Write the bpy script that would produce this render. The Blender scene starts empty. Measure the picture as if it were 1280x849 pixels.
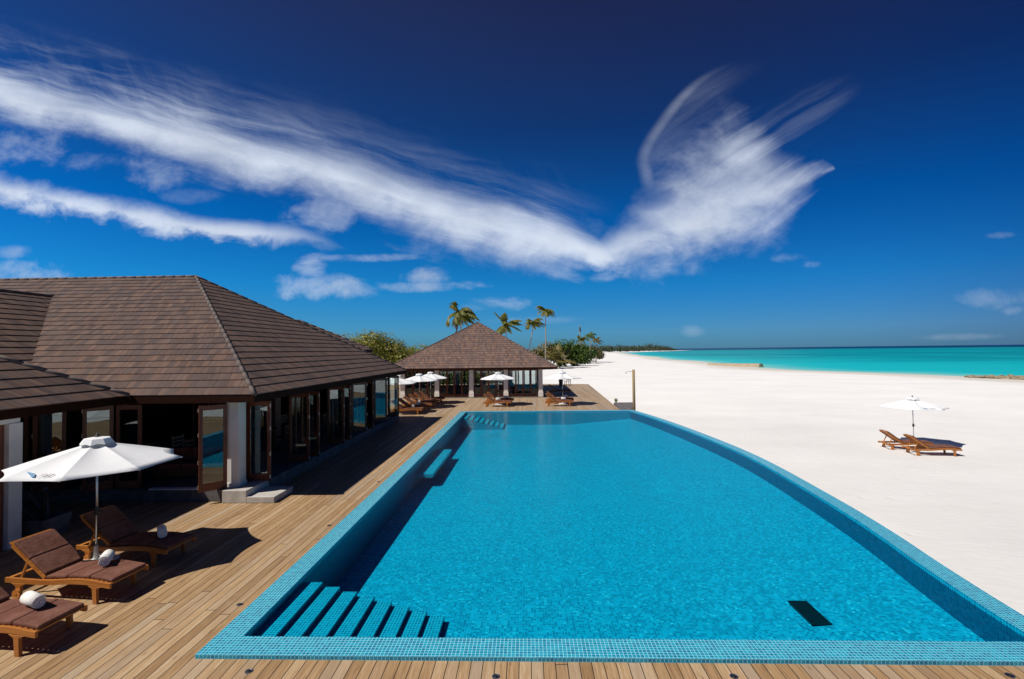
import bpy, bmesh, math, random
from mathutils import Vector, Matrix, Quaternion

random.seed(11)
SC = bpy.context.scene
COL = SC.collection
R = math.radians

# ------------------------------------------------------------------ camera
cam_d = bpy.data.cameras.new("camera")
cam_d.sensor_width = 36.0
cam_d.lens = 36.0 * 600.0 / 1280.0
cam_d.clip_start = 0.05
cam_d.clip_end = 30000.0
cam = bpy.data.objects.new("camera", cam_d)
COL.objects.link(cam)
_yaw, _pitch, _roll = math.atan(19 / 600), math.atan(13.7 / 600), math.atan(0.012)
_f = Vector((-math.sin(_yaw) * math.cos(_pitch), math.cos(_yaw) * math.cos(_pitch), math.sin(_pitch)))
_r = _f.cross(Vector((0, 0, 1))).normalized()
_u = _r.cross(_f)
_r2 = _r * math.cos(_roll) - _u * math.sin(_roll)
_u2 = _u * math.cos(_roll) + _r * math.sin(_roll)
_m = Matrix((_r2, _u2, -_f)).transposed().to_4x4()
_m.translation = Vector((0, 0, 3.85))
cam.matrix_world = _m
SC.camera = cam

# ------------------------------------------------------------------ render / exposure
SC.render.engine = 'CYCLES'
SC.cycles.use_denoising = True
SC.cycles.denoising_input_passes = 'RGB_ALBEDO_NORMAL'
SC.cycles.denoising_prefilter = 'ACCURATE'
SC.cycles.max_bounces = 8
SC.cycles.transparent_max_bounces = 24
SC.cycles.caustics_reflective = False
SC.cycles.caustics_refractive = False
SC.cycles.sample_clamp_indirect = 6.0
SC.view_settings.view_transform = 'Standard'
SC.view_settings.look = 'None'
SC.view_settings.gamma = 1.0
SC.view_settings.use_curve_mapping = False
SC.view_settings.exposure = 0.12

# ------------------------------------------------------------------ sun
SUN = Vector((-0.68, -0.31, 1.0)).normalized()
EL = math.asin(SUN.z)
sun_d = bpy.data.lights.new("sun", 'SUN')
sun_d.energy = 4.6
sun_d.angle = R(0.53)
sun_d.color = (1.0, 0.94, 0.86)
sun = bpy.data.objects.new("sun", sun_d)
sun.rotation_euler = (-SUN).to_track_quat('-Z', 'Y').to_euler()
sun.location = SUN * 60
COL.objects.link(sun)


# ------------------------------------------------------------------ node helper
class NT:
    def __init__(self, tree):
        self.t = tree
        self.L = tree.links.new

    def n(self, typ, _a=None, **kw):
        nd = self.t.nodes.new(typ)
        for k, v in (_a or {}).items():
            setattr(nd, k, v)
        for k, v in kw.items():
            self.put(nd.inputs[k.replace('_', ' ')], v)
        return nd

    def put(self, sock, v):
        if hasattr(v, 'links') or isinstance(v, bpy.types.NodeSocket):
            self.L(v, sock)
        elif isinstance(v, (tuple, list)) and len(v) == 3 and sock.type == 'RGBA':
            sock.default_value = (*v, 1.0)
        else:
            sock.default_value = v

    def m(self, op, a, b=0.0, c=None, clamp=False):
        nd = self.t.nodes.new('ShaderNodeMath')
        nd.operation = op
        nd.use_clamp = clamp
        self.put(nd.inputs[0], a)
        self.put(nd.inputs[1], b)
        if c is not None:
            self.put(nd.inputs[2], c)
        return nd.outputs[0]

    def smooth(self, x, a, b):
        nd = self.t.nodes.new('ShaderNodeMapRange')
        nd.interpolation_type = 'SMOOTHSTEP'
        self.put(nd.inputs[0], x)
        self.put(nd.inputs[1], a)
        self.put(nd.inputs[2], b)
        return nd.outputs[0]

    def lin(self, x, a, b, c=0.0, d=1.0):
        nd = self.t.nodes.new('ShaderNodeMapRange')
        for i, v in enumerate((x, a, b, c, d)):
            self.put(nd.inputs[i], v)
        return nd.outputs[0]

    def mix(self, f, a, b, blend='MIX'):
        nd = self.t.nodes.new('ShaderNodeMix')
        nd.data_type = 'RGBA'
        nd.blend_type = blend
        self.put(nd.inputs[0], f)
        self.put(nd.inputs[6], a)
        self.put(nd.inputs[7], b)
        return nd.outputs[2]

    def ramp(self, x, stops, interp='LINEAR'):
        nd = self.t.nodes.new('ShaderNodeValToRGB')
        cr = nd.color_ramp
        cr.interpolation = interp
        while len(cr.elements) < len(stops):
            cr.elements.new(0.5)
        for e, (p, c) in zip(cr.elements, stops):
            e.position = p
            e.color = (*c, 1.0)
        self.put(nd.inputs[0], x)
        return nd.outputs[0]

    def noise(self, vec, scale, detail=3.0, rough=0.55, dist=0.0):
        nd = self.t.nodes.new('ShaderNodeTexNoise')
        self.put(nd.inputs['Vector'], vec)
        self.put(nd.inputs['Scale'], scale)
        self.put(nd.inputs['Detail'], detail)
        self.put(nd.inputs['Roughness'], rough)
        self.put(nd.inputs['Distortion'], dist)
        return nd.outputs[0]

    def white(self, x, y=0.0, z=0.0):
        nd = self.t.nodes.new('ShaderNodeTexWhiteNoise')
        nd.noise_dimensions = '3D'
        self.put(nd.inputs['Vector'], self.xyz(x, y, z))
        return nd.outputs[0]

    def xyz(self, x, y, z=0.0):
        nd = self.t.nodes.new('ShaderNodeCombineXYZ')
        for i, v in enumerate((x, y, z)):
            self.put(nd.inputs[i], v)
        return nd.outputs[0]

    def sep(self, v):
        nd = self.t.nodes.new('ShaderNodeSeparateXYZ')
        self.put(nd.inputs[0], v)
        return nd.outputs

    def bump(self, h, strength=0.3, dist=0.02):
        nd = self.t.nodes.new('ShaderNodeBump')
        self.put(nd.inputs['Height'], h)
        self.put(nd.inputs['Strength'], strength)
        self.put(nd.inputs['Distance'], dist)
        return nd.outputs[0]

    def curve(self, x, pts):
        nd = self.t.nodes.new('ShaderNodeFloatCurve')
        cv = nd.mapping.curves[0]
        pts = sorted(pts)
        while len(cv.points) < len(pts):
            cv.points.new(0.5, 0.5)
        for p, (a, b) in zip(cv.points, pts):
            p.location = (a, b)
        nd.mapping.update()
        self.put(nd.inputs['Value'], x)
        return nd.outputs[0]


# ------------------------------------------------------------------ world: daylight sky with cirrus
def make_world():
    w = bpy.data.worlds.new("World")
    SC.world = w
    w.use_nodes = True
    t = w.node_tree
    t.nodes.clear()
    g = NT(t)
    sky = g.n('ShaderNodeTexSky')
    sky.sky_type = 'NISHITA'
    sky.sun_disc = False
    sky.sun_elevation = EL
    sky.sun_rotation = math.atan2(SUN.x, SUN.y)
    sky.altitude = 0
    sky.air_density = 1.0
    sky.dust_density = 0.1
    sky.ozone_density = 3.0
    D = g.n('ShaderNodeTexCoord').outputs['Generated']
    dx, dy, dz = g.sep(D)
    dys = g.m('MAXIMUM', dy, 0.05)
    u = g.m('DIVIDE', dx, dys)
    v = g.m('DIVIDE', dz, dys)
    front = g.smooth(dy, 0.08, 0.3)
    # polarised, deep blue sky: darker and more saturated towards the zenith and away from the sun
    grade = g.ramp(g.m('MAXIMUM', dz, 0.0), [(0.0, (0.095, 0.33, 0.67)), (0.035, (0.12, 0.41, 0.78)), (0.13, (0.035, 0.45, 0.85)),
                                              (0.26, (0.006, 0.335, 0.75)), (0.42, (0.045, 0.19, 0.44)),
                                              (0.60, (0.14, 0.14, 0.27)), (1.0, (0.13, 0.14, 0.24))])
    pol = g.ramp(g.lin(u, -1.3, 1.2), [(0.0, (1.0, 1.06, 1.08)), (0.45, (1.0, 1.0, 1.0)), (0.8, (0.88, 0.72, 0.80)), (1.0, (0.72, 0.47, 0.58))])
    col = g.mix(1.0, sky.outputs[0], grade, 'MULTIPLY')
    col = g.mix(1.0, col, pol, 'MULTIPLY')

    # warped streak coordinates (along / across the main band)
    wn = g.noise(g.xyz(u, v, 3.3), 2.2, 3.0)
    wob = g.m('MULTIPLY', g.m('SUBTRACT', wn, 0.5), 0.09)
    v2 = g.m('ADD', v, wob)
    ca, sa = 0.955, 0.297
    s = g.m('SUBTRACT', g.m('MULTIPLY', u, ca), g.m('MULTIPLY', v2, sa))
    q = g.m('ADD', g.m('MULTIPLY', u, sa), g.m('MULTIPLY', v2, ca))
    streak = g.noise(g.xyz(g.m('MULTIPLY', s, 2.2), g.m('MULTIPLY', q, 20.0), 0.7), 1.0, 6.0, 0.62, 0.3)
    feather = g.noise(g.xyz(g.m('MULTIPLY', g.m('ADD', s, g.m('MULTIPLY', q, 0.9)), 26.0), g.m('MULTIPLY', g.m('SUBTRACT', q, g.m('MULTIPLY', s, 0.5)), 5.0), 8.1), 1.0, 5.0, 0.6, 0.4)
    fluff = g.noise(g.xyz(g.m('MULTIPLY', u, 1.0), g.m('MULTIPLY', v, 1.5), 1.7), 9.0, 8.0, 0.6, 0.25)
    soft = g.noise(g.xyz(u, v, 5.2), 4.0, 5.0, 0.55)

    tt = g.lin(u, -1.3, 0.3)

    def band(pts, vv):
        nx = lambda x: (x + 1.3) / 1.6
        c = g.curve(tt, [(nx(p[0]), p[1]) for p in pts])
        up = g.curve(tt, [(nx(p[0]), p[2] * 6) for p in pts])
        lo = g.curve(tt, [(nx(p[0]), p[3] * 6) for p in pts])
        d = g.m('SUBTRACT', vv, c)
        a = g.m('DIVIDE', g.m('MAXIMUM', d, 0.0), g.m('MAXIMUM', g.m('DIVIDE', up, 6.0), 0.002))
        b = g.m('DIVIDE', g.m('MAXIMUM', g.m('MULTIPLY', d, -1.0), 0.0), g.m('MAXIMUM', g.m('DIVIDE', lo, 6.0), 0.002))
        gate = g.m('MULTIPLY', g.m('SUBTRACT', 1.0, g.smooth(up, 0.0, 0.08)), 4.0)
        return g.m('SUBTRACT', g.m('SUBTRACT', 1.0, g.m('ADD', a, b)), gate), d

    main = [(-1.3, 0.638, 0.067, 0.044), (-1.144, 0.573, 0.040, 0.042), (-0.964, 0.527, 0.040, 0.042), (-0.786, 0.477, 0.043, 0.047),
            (-0.61, 0.423, 0.047, 0.050), (-0.393, 0.372, 0.053, 0.054), (-0.265, 0.325, 0.053, 0.062), (-0.029, 0.243, 0.057, 0.054),
            (0.071, 0.222, 0.046, 0.044), (0.135, 0.200, 0.032, 0.026), (0.20, 0.185, 0.005, 0.005), (0.3, 0.18, 0.0, 0.0)]
    v3 = g.m('ADD', v, g.m('MULTIPLY', g.m('SUBTRACT', fluff, 0.5), 0.045))
    d1, dd = band(main, v3)
    d1 = g.m('MULTIPLY', d1, 1.25)
    e1 = g.m('ADD', g.m('ADD', d1, g.m('MULTIPLY', g.m('SUBTRACT', streak, 0.5), 1.9)), g.m('MULTIPLY', g.m('SUBTRACT', fluff, 0.5), 1.6))
    a1 = g.m('MULTIPLY', g.m('MULTIPLY', g.smooth(e1, -0.85, 1.5), g.lin(soft, 0.3, 0.7, 0.84, 1.02)), 0.95)
    # thin veil above the band
    above = g.m('MULTIPLY', g.smooth(dd, -0.02, 0.03), g.m('SUBTRACT', 1.0, g.smooth(dd, 0.03, 0.19)))
    along = g.m('SUBTRACT', 1.0, g.smooth(u, 0.02, 0.2))
    veil = g.m('MULTIPLY', g.m('MULTIPLY', above, along), g.m('ADD', g.smooth(streak, 0.40, 0.78), g.m('MULTIPLY', g.smooth(feather, 0.4, 0.9), 0.25)))
    a2 = g.m('MULTIPLY', veil, g.lin(g.smooth(u, -0.95, -0.35), 0, 1, 0.6, 0.22))
    sec = [(-1.3, 0.392, 0.023, 0.027), (-1.141, 0.365, 0.026, 0.025), (-0.962, 0.326, 0.024, 0.022), (-0.873, 0.307, 0.022, 0.020),
           (-0.785, 0.288, 0.022, 0.020), (-0.697, 0.272, 0.017, 0.014), (-0.558, 0.257, 0.016, 0.014), (-0.488, 0.252, 0.015, 0.014),
           (-0.385, 0.221, 0.009, 0.010), (-0.34, 0.207, 0.004, 0.004), (-0.25, 0.20, 0.0, 0.0), (0.3, 0.2, 0.0, 0.0)]
    d3, _ = band(sec, v3)
    e3 = g.m('ADD', g.m('MULTIPLY', d3, 1.0), g.m('MULTIPLY', g.m('SUBTRACT', fluff, 0.47), 4.2))
    a3 = g.m('MULTIPLY', g.smooth(e3, -0.6, 1.5), 0.86)
    a3 = g.m('MULTIPLY', a3, g.m('SUBTRACT', 1.0, g.smooth(u, -0.62, -0.34)))

    # the wing-shaped plume right of centre, feathered to the upper right
    ax, az, bx, bz = 0.187, 0.205, 0.63, 0.365
    ln = math.hypot(bx - ax, bz - az)
    ex, ez = (bx - ax) / ln, (bz - az) / ln
    uu, vv = g.m('SUBTRACT', u, ax), g.m('SUBTRACT', v3, az)
    ws = g.m('DIVIDE', g.m('ADD', g.m('MULTIPLY', uu, ex), g.m('MULTIPLY', vv, ez)), ln)
    wq = g.m('SUBTRACT', g.m('MULTIPLY', vv, ex), g.m('MULTIPLY', uu, ez))
    wsn = g.lin(ws, -0.25, 1.35)
    N = lambda x: (x + 0.25) / 1.6
    wu = g.curve(wsn, [(N(-0.25), 0.0), (N(-0.1), 0.10), (N(0.1), 0.28), (N(0.3), 0.54), (N(0.5), 0.62), (N(0.7), 0.60), (N(0.85), 0.44), (N(0.99), 0.16), (N(1.08), 0.0), (1.0, 0.0)])
    wl = g.curve(wsn, [(N(-0.25), 0.0), (N(-0.1), 0.12), (N(0.1), 0.26), (N(0.3), 0.36), (N(0.5), 0.40), (N(0.7), 0.34), (N(0.87), 0.20), (N(0.98), 0.06), (N(1.05), 0.0), (1.0, 0.0)])
    wd = g.m('SUBTRACT', 1.0, g.m('ADD', g.m('DIVIDE', g.m('MAXIMUM', wq, 0.0), g.m('MAXIMUM', g.m('MULTIPLY', wu, 0.2), 0.003)),
                                  g.m('DIVIDE', g.m('MAXIMUM', g.m('MULTIPLY', wq, -1.0), 0.0), g.m('MAXIMUM', g.m('MULTIPLY', wl, 0.2), 0.003))))
    fr_s = g.m('ADD', g.m('MULTIPLY', u, 0.83), g.m('MULTIPLY', v2, 0.56))
    fr_q = g.m('SUBTRACT', g.m('MULTIPLY', v2, 0.83), g.m('MULTIPLY', u, 0.56))
    rays = g.noise(g.xyz(g.m('MULTIPLY', fr_s, 3.0), g.m('MULTIPLY', fr_q, 34.0), 4.4), 1.0, 5.0, 0.6, 0.5)
    endf = g.smooth(ws, 0.45, 1.0)
    tex = g.m('ADD', g.m('MULTIPLY', fluff, g.m('SUBTRACT', 1.0, endf)), g.m('MULTIPLY', rays, endf))
    wd = g.m('SUBTRACT', g.m('SUBTRACT', wd, g.m('MULTIPLY', g.smooth(ws, 0.66, 1.02), 1.0)), g.m('MULTIPLY', g.m('SUBTRACT', 1.0, g.smooth(wu, 0.0, 0.10)), 4.0))
    e4 = g.m('ADD', g.m('ADD', g.m('MULTIPLY', wd, 1.15), g.m('MULTIPLY', g.m('SUBTRACT', tex, 0.5), 2.6)), g.m('MULTIPLY', g.m('SUBTRACT', soft, 0.5), 1.5))
    a4 = g.m('MULTIPLY', g.smooth(e4, -0.75, 1.7), 0.93)
    # gap between core and arc
    gap = g.m('ADD', g.m('POWER', g.m('DIVIDE', g.m('SUBTRACT', u, 0.262), 0.052), 2.0), g.m('POWER', g.m('DIVIDE', g.m('SUBTRACT', v3, 0.318), 0.03), 2.0))
    a4 = g.m('MULTIPLY', a4, g.lin(g.smooth(gap, 0.2, 1.5), 0, 1, 0.45, 1.0))
    # fine streamers over the wing
    st = g.m('ADD', g.m('POWER', g.m('DIVIDE', g.m('SUBTRACT', u, 0.47), 0.22), 2.0),
             g.m('POWER', g.m('DIVIDE', g.m('SUBTRACT', g.m('SUBTRACT', v, g.m('MULTIPLY', g.m('SUBTRACT', u, 0.47), 0.55)), 0.415), 0.075), 2.0))
    a5 = g.m('MULTIPLY', g.m('MULTIPLY', g.m('SUBTRACT', 1.0, g.smooth(st, 0.05, 1.2)), g.smooth(rays, 0.40, 0.9)), 0.20)
    # hooked wisp
    arc = [(0.417, 0.586), (0.375, 0.562), (0.342, 0.534), (0.316, 0.506), (0.291, 0.473), (0.265, 0.435), (0.25, 0.397), (0.253, 0.368), (0.259, 0.330)]
    vt = g.lin(v, 0.30, 0.60)
    ac = g.curve(vt, [((b - 0.30) / 0.30, a) for a, b in arc])
    ad = g.m('SUBTRACT', u, ac)
    core = g.m('MULTIPLY', g.m('SUBTRACT', 1.0, g.smooth(g.m('ABSOLUTE', ad), 0.0, 0.022)), g.lin(streak, 0.3, 0.7, 0.5, 1.0))
    haze = g.m('MULTIPLY', g.m('MULTIPLY', g.smooth(ad, -0.02, 0.015), g.m('SUBTRACT', 1.0, g.smooth(ad, 0.01, 0.11))), g.lin(rays, 0.35, 0.75, 0.1, 0.55))
    vin = g.m('MULTIPLY', g.smooth(v, 0.315, 0.36), g.m('SUBTRACT', 1.0, g.smooth(v, 0.52, 0.60)))
    a6 = g.m('MULTIPLY', g.m('MAXIMUM', g.m('MULTIPLY', core, 0.24), g.m('MULTIPLY', haze, 0.24)), vin)

    alpha = g.m('MAXIMUM', a1, a3)
    for x in (a2, a4, a5, a6):
        alpha = g.m('SUBTRACT', g.m('ADD', alpha, x), g.m('MULTIPLY', alpha, x))
    # small fair-weather clouds and grey scraps
    blobs = [(0.17, 0.193, 0.10, 0.034, 0.55), (0.12, 0.245, 0.09, 0.03, 0.16), (0.235, 0.235, 0.06, 0.03, 0.3), (-1.05, 0.178, 0.135, 0.034, 0.85), (-1.104, 0.228, 0.05, 0.018, 0.4), (-1.071, 0.453, 0.11, 0.05, 0.55), (-0.794, 0.399, 0.11, 0.045, 0.48),
             (-0.93, 0.42, 0.1, 0.03, 0.25), (-0.715, 0.34, 0.07, 0.02, 0.2), (-0.42, 0.299, 0.10, 0.06, 0.6), (-0.446, 0.137, 0.12, 0.034, 0.85), (-0.454, 0.18, 0.04, 0.033, 0.62),
             (-0.351, 0.199, 0.14, 0.010, 0.5), (-0.198, 0.157, 0.07, 0.022, 0.7), (-0.182, 0.137, 0.12, 0.014, 0.65), (-0.064, 0.099, 0.07, 0.02, 0.55), (-0.106, 0.092, 0.04, 0.012, 0.3),
             (0.538, 0.184, 0.06, 0.013, 0.4), (0.581, 0.169, 0.032, 0.013, 0.42), (0.34, 0.037, 0.028, 0.013, 0.16), (0.957, 0.094, 0.09, 0.025, 0.3),
             (0.984, 0.069, 0.03, 0.013, 0.33), (0.165, 0.153, 0.034, 0.016, 0.5), (0.961, 0.222, 0.035, 0.008, 0.2), (0.899, 0.017, 0.13, 0.008, 0.2), (0.002, 0.063, 0.13, 0.010, 0.15)]
    low = 0.0
    for (bu, bv, bw, bh, ba) in blobs:
        e = g.m('ADD', g.m('POWER', g.m('DIVIDE', g.m('SUBTRACT', u, bu), bw), 2.0), g.m('POWER', g.m('DIVIDE', g.m('SUBTRACT', v, bv), bh), 2.0))
        f = g.m('ADD', g.m('SUBTRACT', 1.0, e), g.m('MULTIPLY', g.m('SUBTRACT', fluff, 0.5), 5.2))
        low = g.m('MAXIMUM', low, g.m('MULTIPLY', g.smooth(f, 0.0, 2.2), ba)) if low != 0.0 else g.m('MULTIPLY', g.smooth(f, 0.0, 2.2), ba)
    alpha_all = g.m('MULTIPLY', g.m('MAXIMUM', alpha, low), front)
    shade = g.lin(soft, 0.3, 0.72, 0.82, 1.05)
    ccol = g.mix(g.smooth(low, 0.0, 0.6), (7.0, 7.7, 8.9), (5.6, 6.4, 7.9))
    ccol = g.mix(1.0, ccol, g.n('ShaderNodeCombineColor', Red=shade, Green=shade, Blue=shade).outputs[0], 'MULTIPLY')
    fin = g.mix(alpha_all, col, ccol)
    bg = g.n('ShaderNodeBackground', Color=fin, Strength=0.1)
    out = g.n('ShaderNodeOutputWorld')
    g.L(bg.outputs[0], out.inputs[0])


make_world()


# ------------------------------------------------------------------ materials
def new_mat(name):
    m = bpy.data.materials.new(name)
    m.use_nodes = True
    m.node_tree.nodes.clear()
    g = NT(m.node_tree)
    out = g.n('ShaderNodeOutputMaterial')
    return m, g, out


def principled(g, out, col, rough=0.6, normal=None, metal=0.0, spec=0.5, trans=None):
    p = g.n('ShaderNodeBsdfPrincipled')
    g.put(p.inputs['Base Color'], col)
    g.put(p.inputs['Roughness'], rough)
    g.put(p.inputs['Metallic'], metal)
    g.put(p.inputs['Specular IOR Level'], spec)
    if normal is not None:
        g.put(p.inputs['Normal'], normal)
    g.L(p.outputs[0], out.inputs[0])
    return p


def obj_co(g):
    return g.n('ShaderNodeTexCoord').outputs['Object']


def uv_co(g):
    return g.n('ShaderNodeTexCoord').outputs['UV']


def world_co(g):
    return g.n('ShaderNodeNewGeometry').outputs['Position']


def simple(name, col, rough=0.6, metal=0.0, var=0.12, nscale=6.0, bump=0.0, spec=0.5):
    m, g, out = new_mat(name)
    co = obj_co(g)
    nz = g.noise(co, nscale, 4.0)
    f = g.lin(nz, 0.25, 0.75, 1 - var, 1 + var)
    c = g.mix(1.0, col, g.n('ShaderNodeCombineColor', Red=f, Green=f, Blue=f).outputs[0], 'MULTIPLY')
    nrm = None
    if bump:
        nrm = g.bump(g.noise(co, nscale * 6, 4.0), bump, 0.01)
    principled(g, out, c, rough, nrm, metal, spec)
    return m


def wood(name, ca, cb, rough=0.45, axis=0, scale=9.0, spec=0.4):
    """timber with grain running along one axis"""
    m, g, out = new_mat(name)
    co = obj_co(g)
    x, y, z = g.sep(co)
    st = [1.0, 1.0, 1.0]
    st[axis] = 0.07
    v = g.xyz(g.m('MULTIPLY', x, st[0] * scale), g.m('MULTIPLY', y, st[1] * scale), g.m('MULTIPLY', z, st[2] * scale))
    oi = g.n('ShaderNodeObjectInfo').outputs['Random']
    isl = g.n('ShaderNodeNewGeometry').outputs['Random Per Island']
    v = g.n('ShaderNodeVectorMath', {'operation': 'ADD'}, ).outputs[0].node
    g.put(v.inputs[0], g.xyz(g.m('MULTIPLY', x, st[0] * scale), g.m('MULTIPLY', y, st[1] * scale), g.m('MULTIPLY', z, st[2] * scale)))
    g.put(v.inputs[1], g.xyz(g.m('MULTIPLY', oi, 37.0), g.m('MULTIPLY', isl, 53.0), 0.0))
    n1 = g.noise(v.outputs[0], 3.0, 6.0, 0.65, 1.2)
    f = g.m('ADD', g.m('MULTIPLY', n1, 0.75), g.m('MULTIPLY', isl, 0.3))
    c = g.mix(g.smooth(f, 0.3, 0.85), ca, cb)
    principled(g, out, c, rough, g.bump(n1, 0.15, 0.004), 0.0, spec)
    return m


def mat_deck():
    m, g, out = new_mat('deck_boards')
    x, y, z = g.sep(world_co(g))
    W = 0.148
    bx = g.m('DIVIDE', x, W)
    bi = g.m('FLOOR', bx)
    bf = g.m('SUBTRACT', bx, bi)
    r1 = g.white(bi, 3.1)
    Lb = 5.4
    by = g.m('DIVIDE', g.m('ADD', y, g.m('MULTIPLY', r1, Lb)), Lb)
    bj = g.m('FLOOR', by)
    bfy = g.m('SUBTRACT', by, bj)
    rb = g.white(bi, bj, 7.0)
    rc = g.white(bi, bj, 19.0)
    gv = g.xyz(g.m('ADD', g.m('MULTIPLY', x, 15.0), g.m('MULTIPLY', rb, 31.0)), g.m('ADD', g.m('MULTIPLY', y, 0.75), g.m('MULTIPLY', rc, 9.0)), rb)
    grain = g.noise(gv, 2.2, 7.0, 0.66, 0.9)
    fine = g.noise(g.xyz(g.m('MULTIPLY', x, 120.0), g.m('MULTIPLY', y, 3.0), rb), 1.5, 4.0, 0.7)
    f = g.m('ADD', g.m('MULTIPLY', grain, 0.95), g.m('ADD', g.m('MULTIPLY', rb, 0.30), g.m('MULTIPLY', fine, 0.34)))
    c = g.ramp(f, [(0.42, (0.15, 0.085, 0.04)), (0.62, (0.32, 0.198, 0.098)), (0.80, (0.43, 0.285, 0.152)), (0.95, (0.52, 0.375, 0.225)), (1.0, (0.58, 0.45, 0.30))])
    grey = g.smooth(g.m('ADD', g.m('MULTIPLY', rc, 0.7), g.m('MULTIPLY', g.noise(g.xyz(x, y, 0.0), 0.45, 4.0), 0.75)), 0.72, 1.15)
    far_sheen = g.smooth(g.m('ADD', y, g.m('MULTIPLY', rc, 3.0)), 22.0, 36.0)  # boards paler towards the far end: grazing sheen painted into their colour
    c = g.mix(g.m('ADD', g.m('MULTIPLY', grey, 0.6), g.m('MULTIPLY', far_sheen, 0.4), clamp=True), c, (0.43, 0.365, 0.295))
    # knots
    kv = g.n('ShaderNodeTexVoronoi', {'feature': 'F1'}, Vector=g.xyz(g.m('MULTIPLY', x, 6.76), g.m('MULTIPLY', y, 1.7), rb), Scale=1.0)
    kn = g.m('SUBTRACT', 1.0, g.smooth(kv.outputs['Distance'], 0.03, 0.11))
    c = g.mix(g.m('MULTIPLY', kn, 0.55), c, (0.15, 0.07, 0.03))
    ed = g.m('MINIMUM', bf, g.m('SUBTRACT', 1.0, bf))
    gap = g.m('SUBTRACT', 1.0, g.smooth(ed, 0.022, 0.042))
    edy = g.m('MINIMUM', bfy, g.m('SUBTRACT', 1.0, bfy))
    gapy = g.m('SUBTRACT', 1.0, g.smooth(edy, 0.0007, 0.0014))
    gp = g.m('MAXIMUM', gap, gapy)
    # paired screw heads at the joists
    jy = g.m('DIVIDE', y, 0.6)
    jf = g.m('MULTIPLY', g.m('SUBTRACT', g.m('SUBTRACT', jy, g.m('FLOOR', jy)), 0.5), 0.6)
    sx = g.m('MULTIPLY', g.m('SUBTRACT', g.m('ABSOLUTE', g.m('SUBTRACT', bf, 0.5)), 0.30), W)
    sd = g.m('ADD', g.m('POWER', jf, 2.0), g.m('POWER', sx, 2.0))
    scr = g.m('SUBTRACT', 1.0, g.smooth(sd, 0.00001, 0.00003))
    c = g.mix(g.m('MULTIPLY', scr, 0.7), c, (0.10, 0.09, 0.08))
    c = g.mix(1.0, c, (0.83, 0.795, 0.745), 'MULTIPLY')
    c = g.mix(gp, c, (0.018, 0.012, 0.008))
    h = g.m('SUBTRACT', g.m('ADD', g.m('MULTIPLY', grain, 0.25), g.m('MULTIPLY', rb, 0.25)), g.m('MULTIPLY', gp, 1.5))
    principled(g, out, c, g.lin(grain, 0.2, 0.8, 0.5, 0.8), g.bump(h, 0.5, 0.008), 0.0, 0.3)
    return m


def mat_tiles(name, ca, cb, grout, size=0.05, line=0.09, rough=0.25, contrast=1.0, sparkle=0.0):
    m, g, out = new_mat(name)
    x, y, z = g.sep(uv_co(g))
    ux, uy = g.m('DIVIDE', x, size), g.m('DIVIDE', y, size)
    ix, iy = g.m('FLOOR', ux), g.m('FLOOR', uy)
    fx, fy = g.m('SUBTRACT', ux, ix), g.m('SUBTRACT', uy, iy)
    e = g.m('MINIMUM', g.m('MINIMUM', fx, g.m('SUBTRACT', 1.0, fx)), g.m('MINIMUM', fy, g.m('SUBTRACT', 1.0, fy)))
    gl = g.m('SUBTRACT', 1.0, g.smooth(e, line * 0.8, line * 1.2))
    rnd = g.white(ix, iy, 2.0)
    rn2 = g.white(ix, iy, 11.0)
    big = g.noise(g.xyz(x, y, 0.0), 0.8, 3.0)
    f = g.m('ADD', g.m('MULTIPLY', g.m('SUBTRACT', rnd, 0.5), contrast), g.m('ADD', 0.5, g.m('MULTIPLY', g.m('SUBTRACT', big, 0.5), 0.2)), clamp=True)
    c = g.mix(f, ca, cb)
    c = g.mix(g.m('MULTIPLY', g.smooth(rn2, 0.955, 0.965), sparkle), c, (0.45, 0.80, 0.88))  # scattered tiles paled: sparkle of the water painted into their colour
    c = g.mix(gl, c, grout)
    h = g.m('SUBTRACT', g.m('MULTIPLY', rn2, 0.2), gl)
    principled(g, out, c, g.lin(gl, 0, 1, rough, 0.7), g.bump(h, 0.25, 0.003), 0.0, 0.5)
    return m


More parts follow.
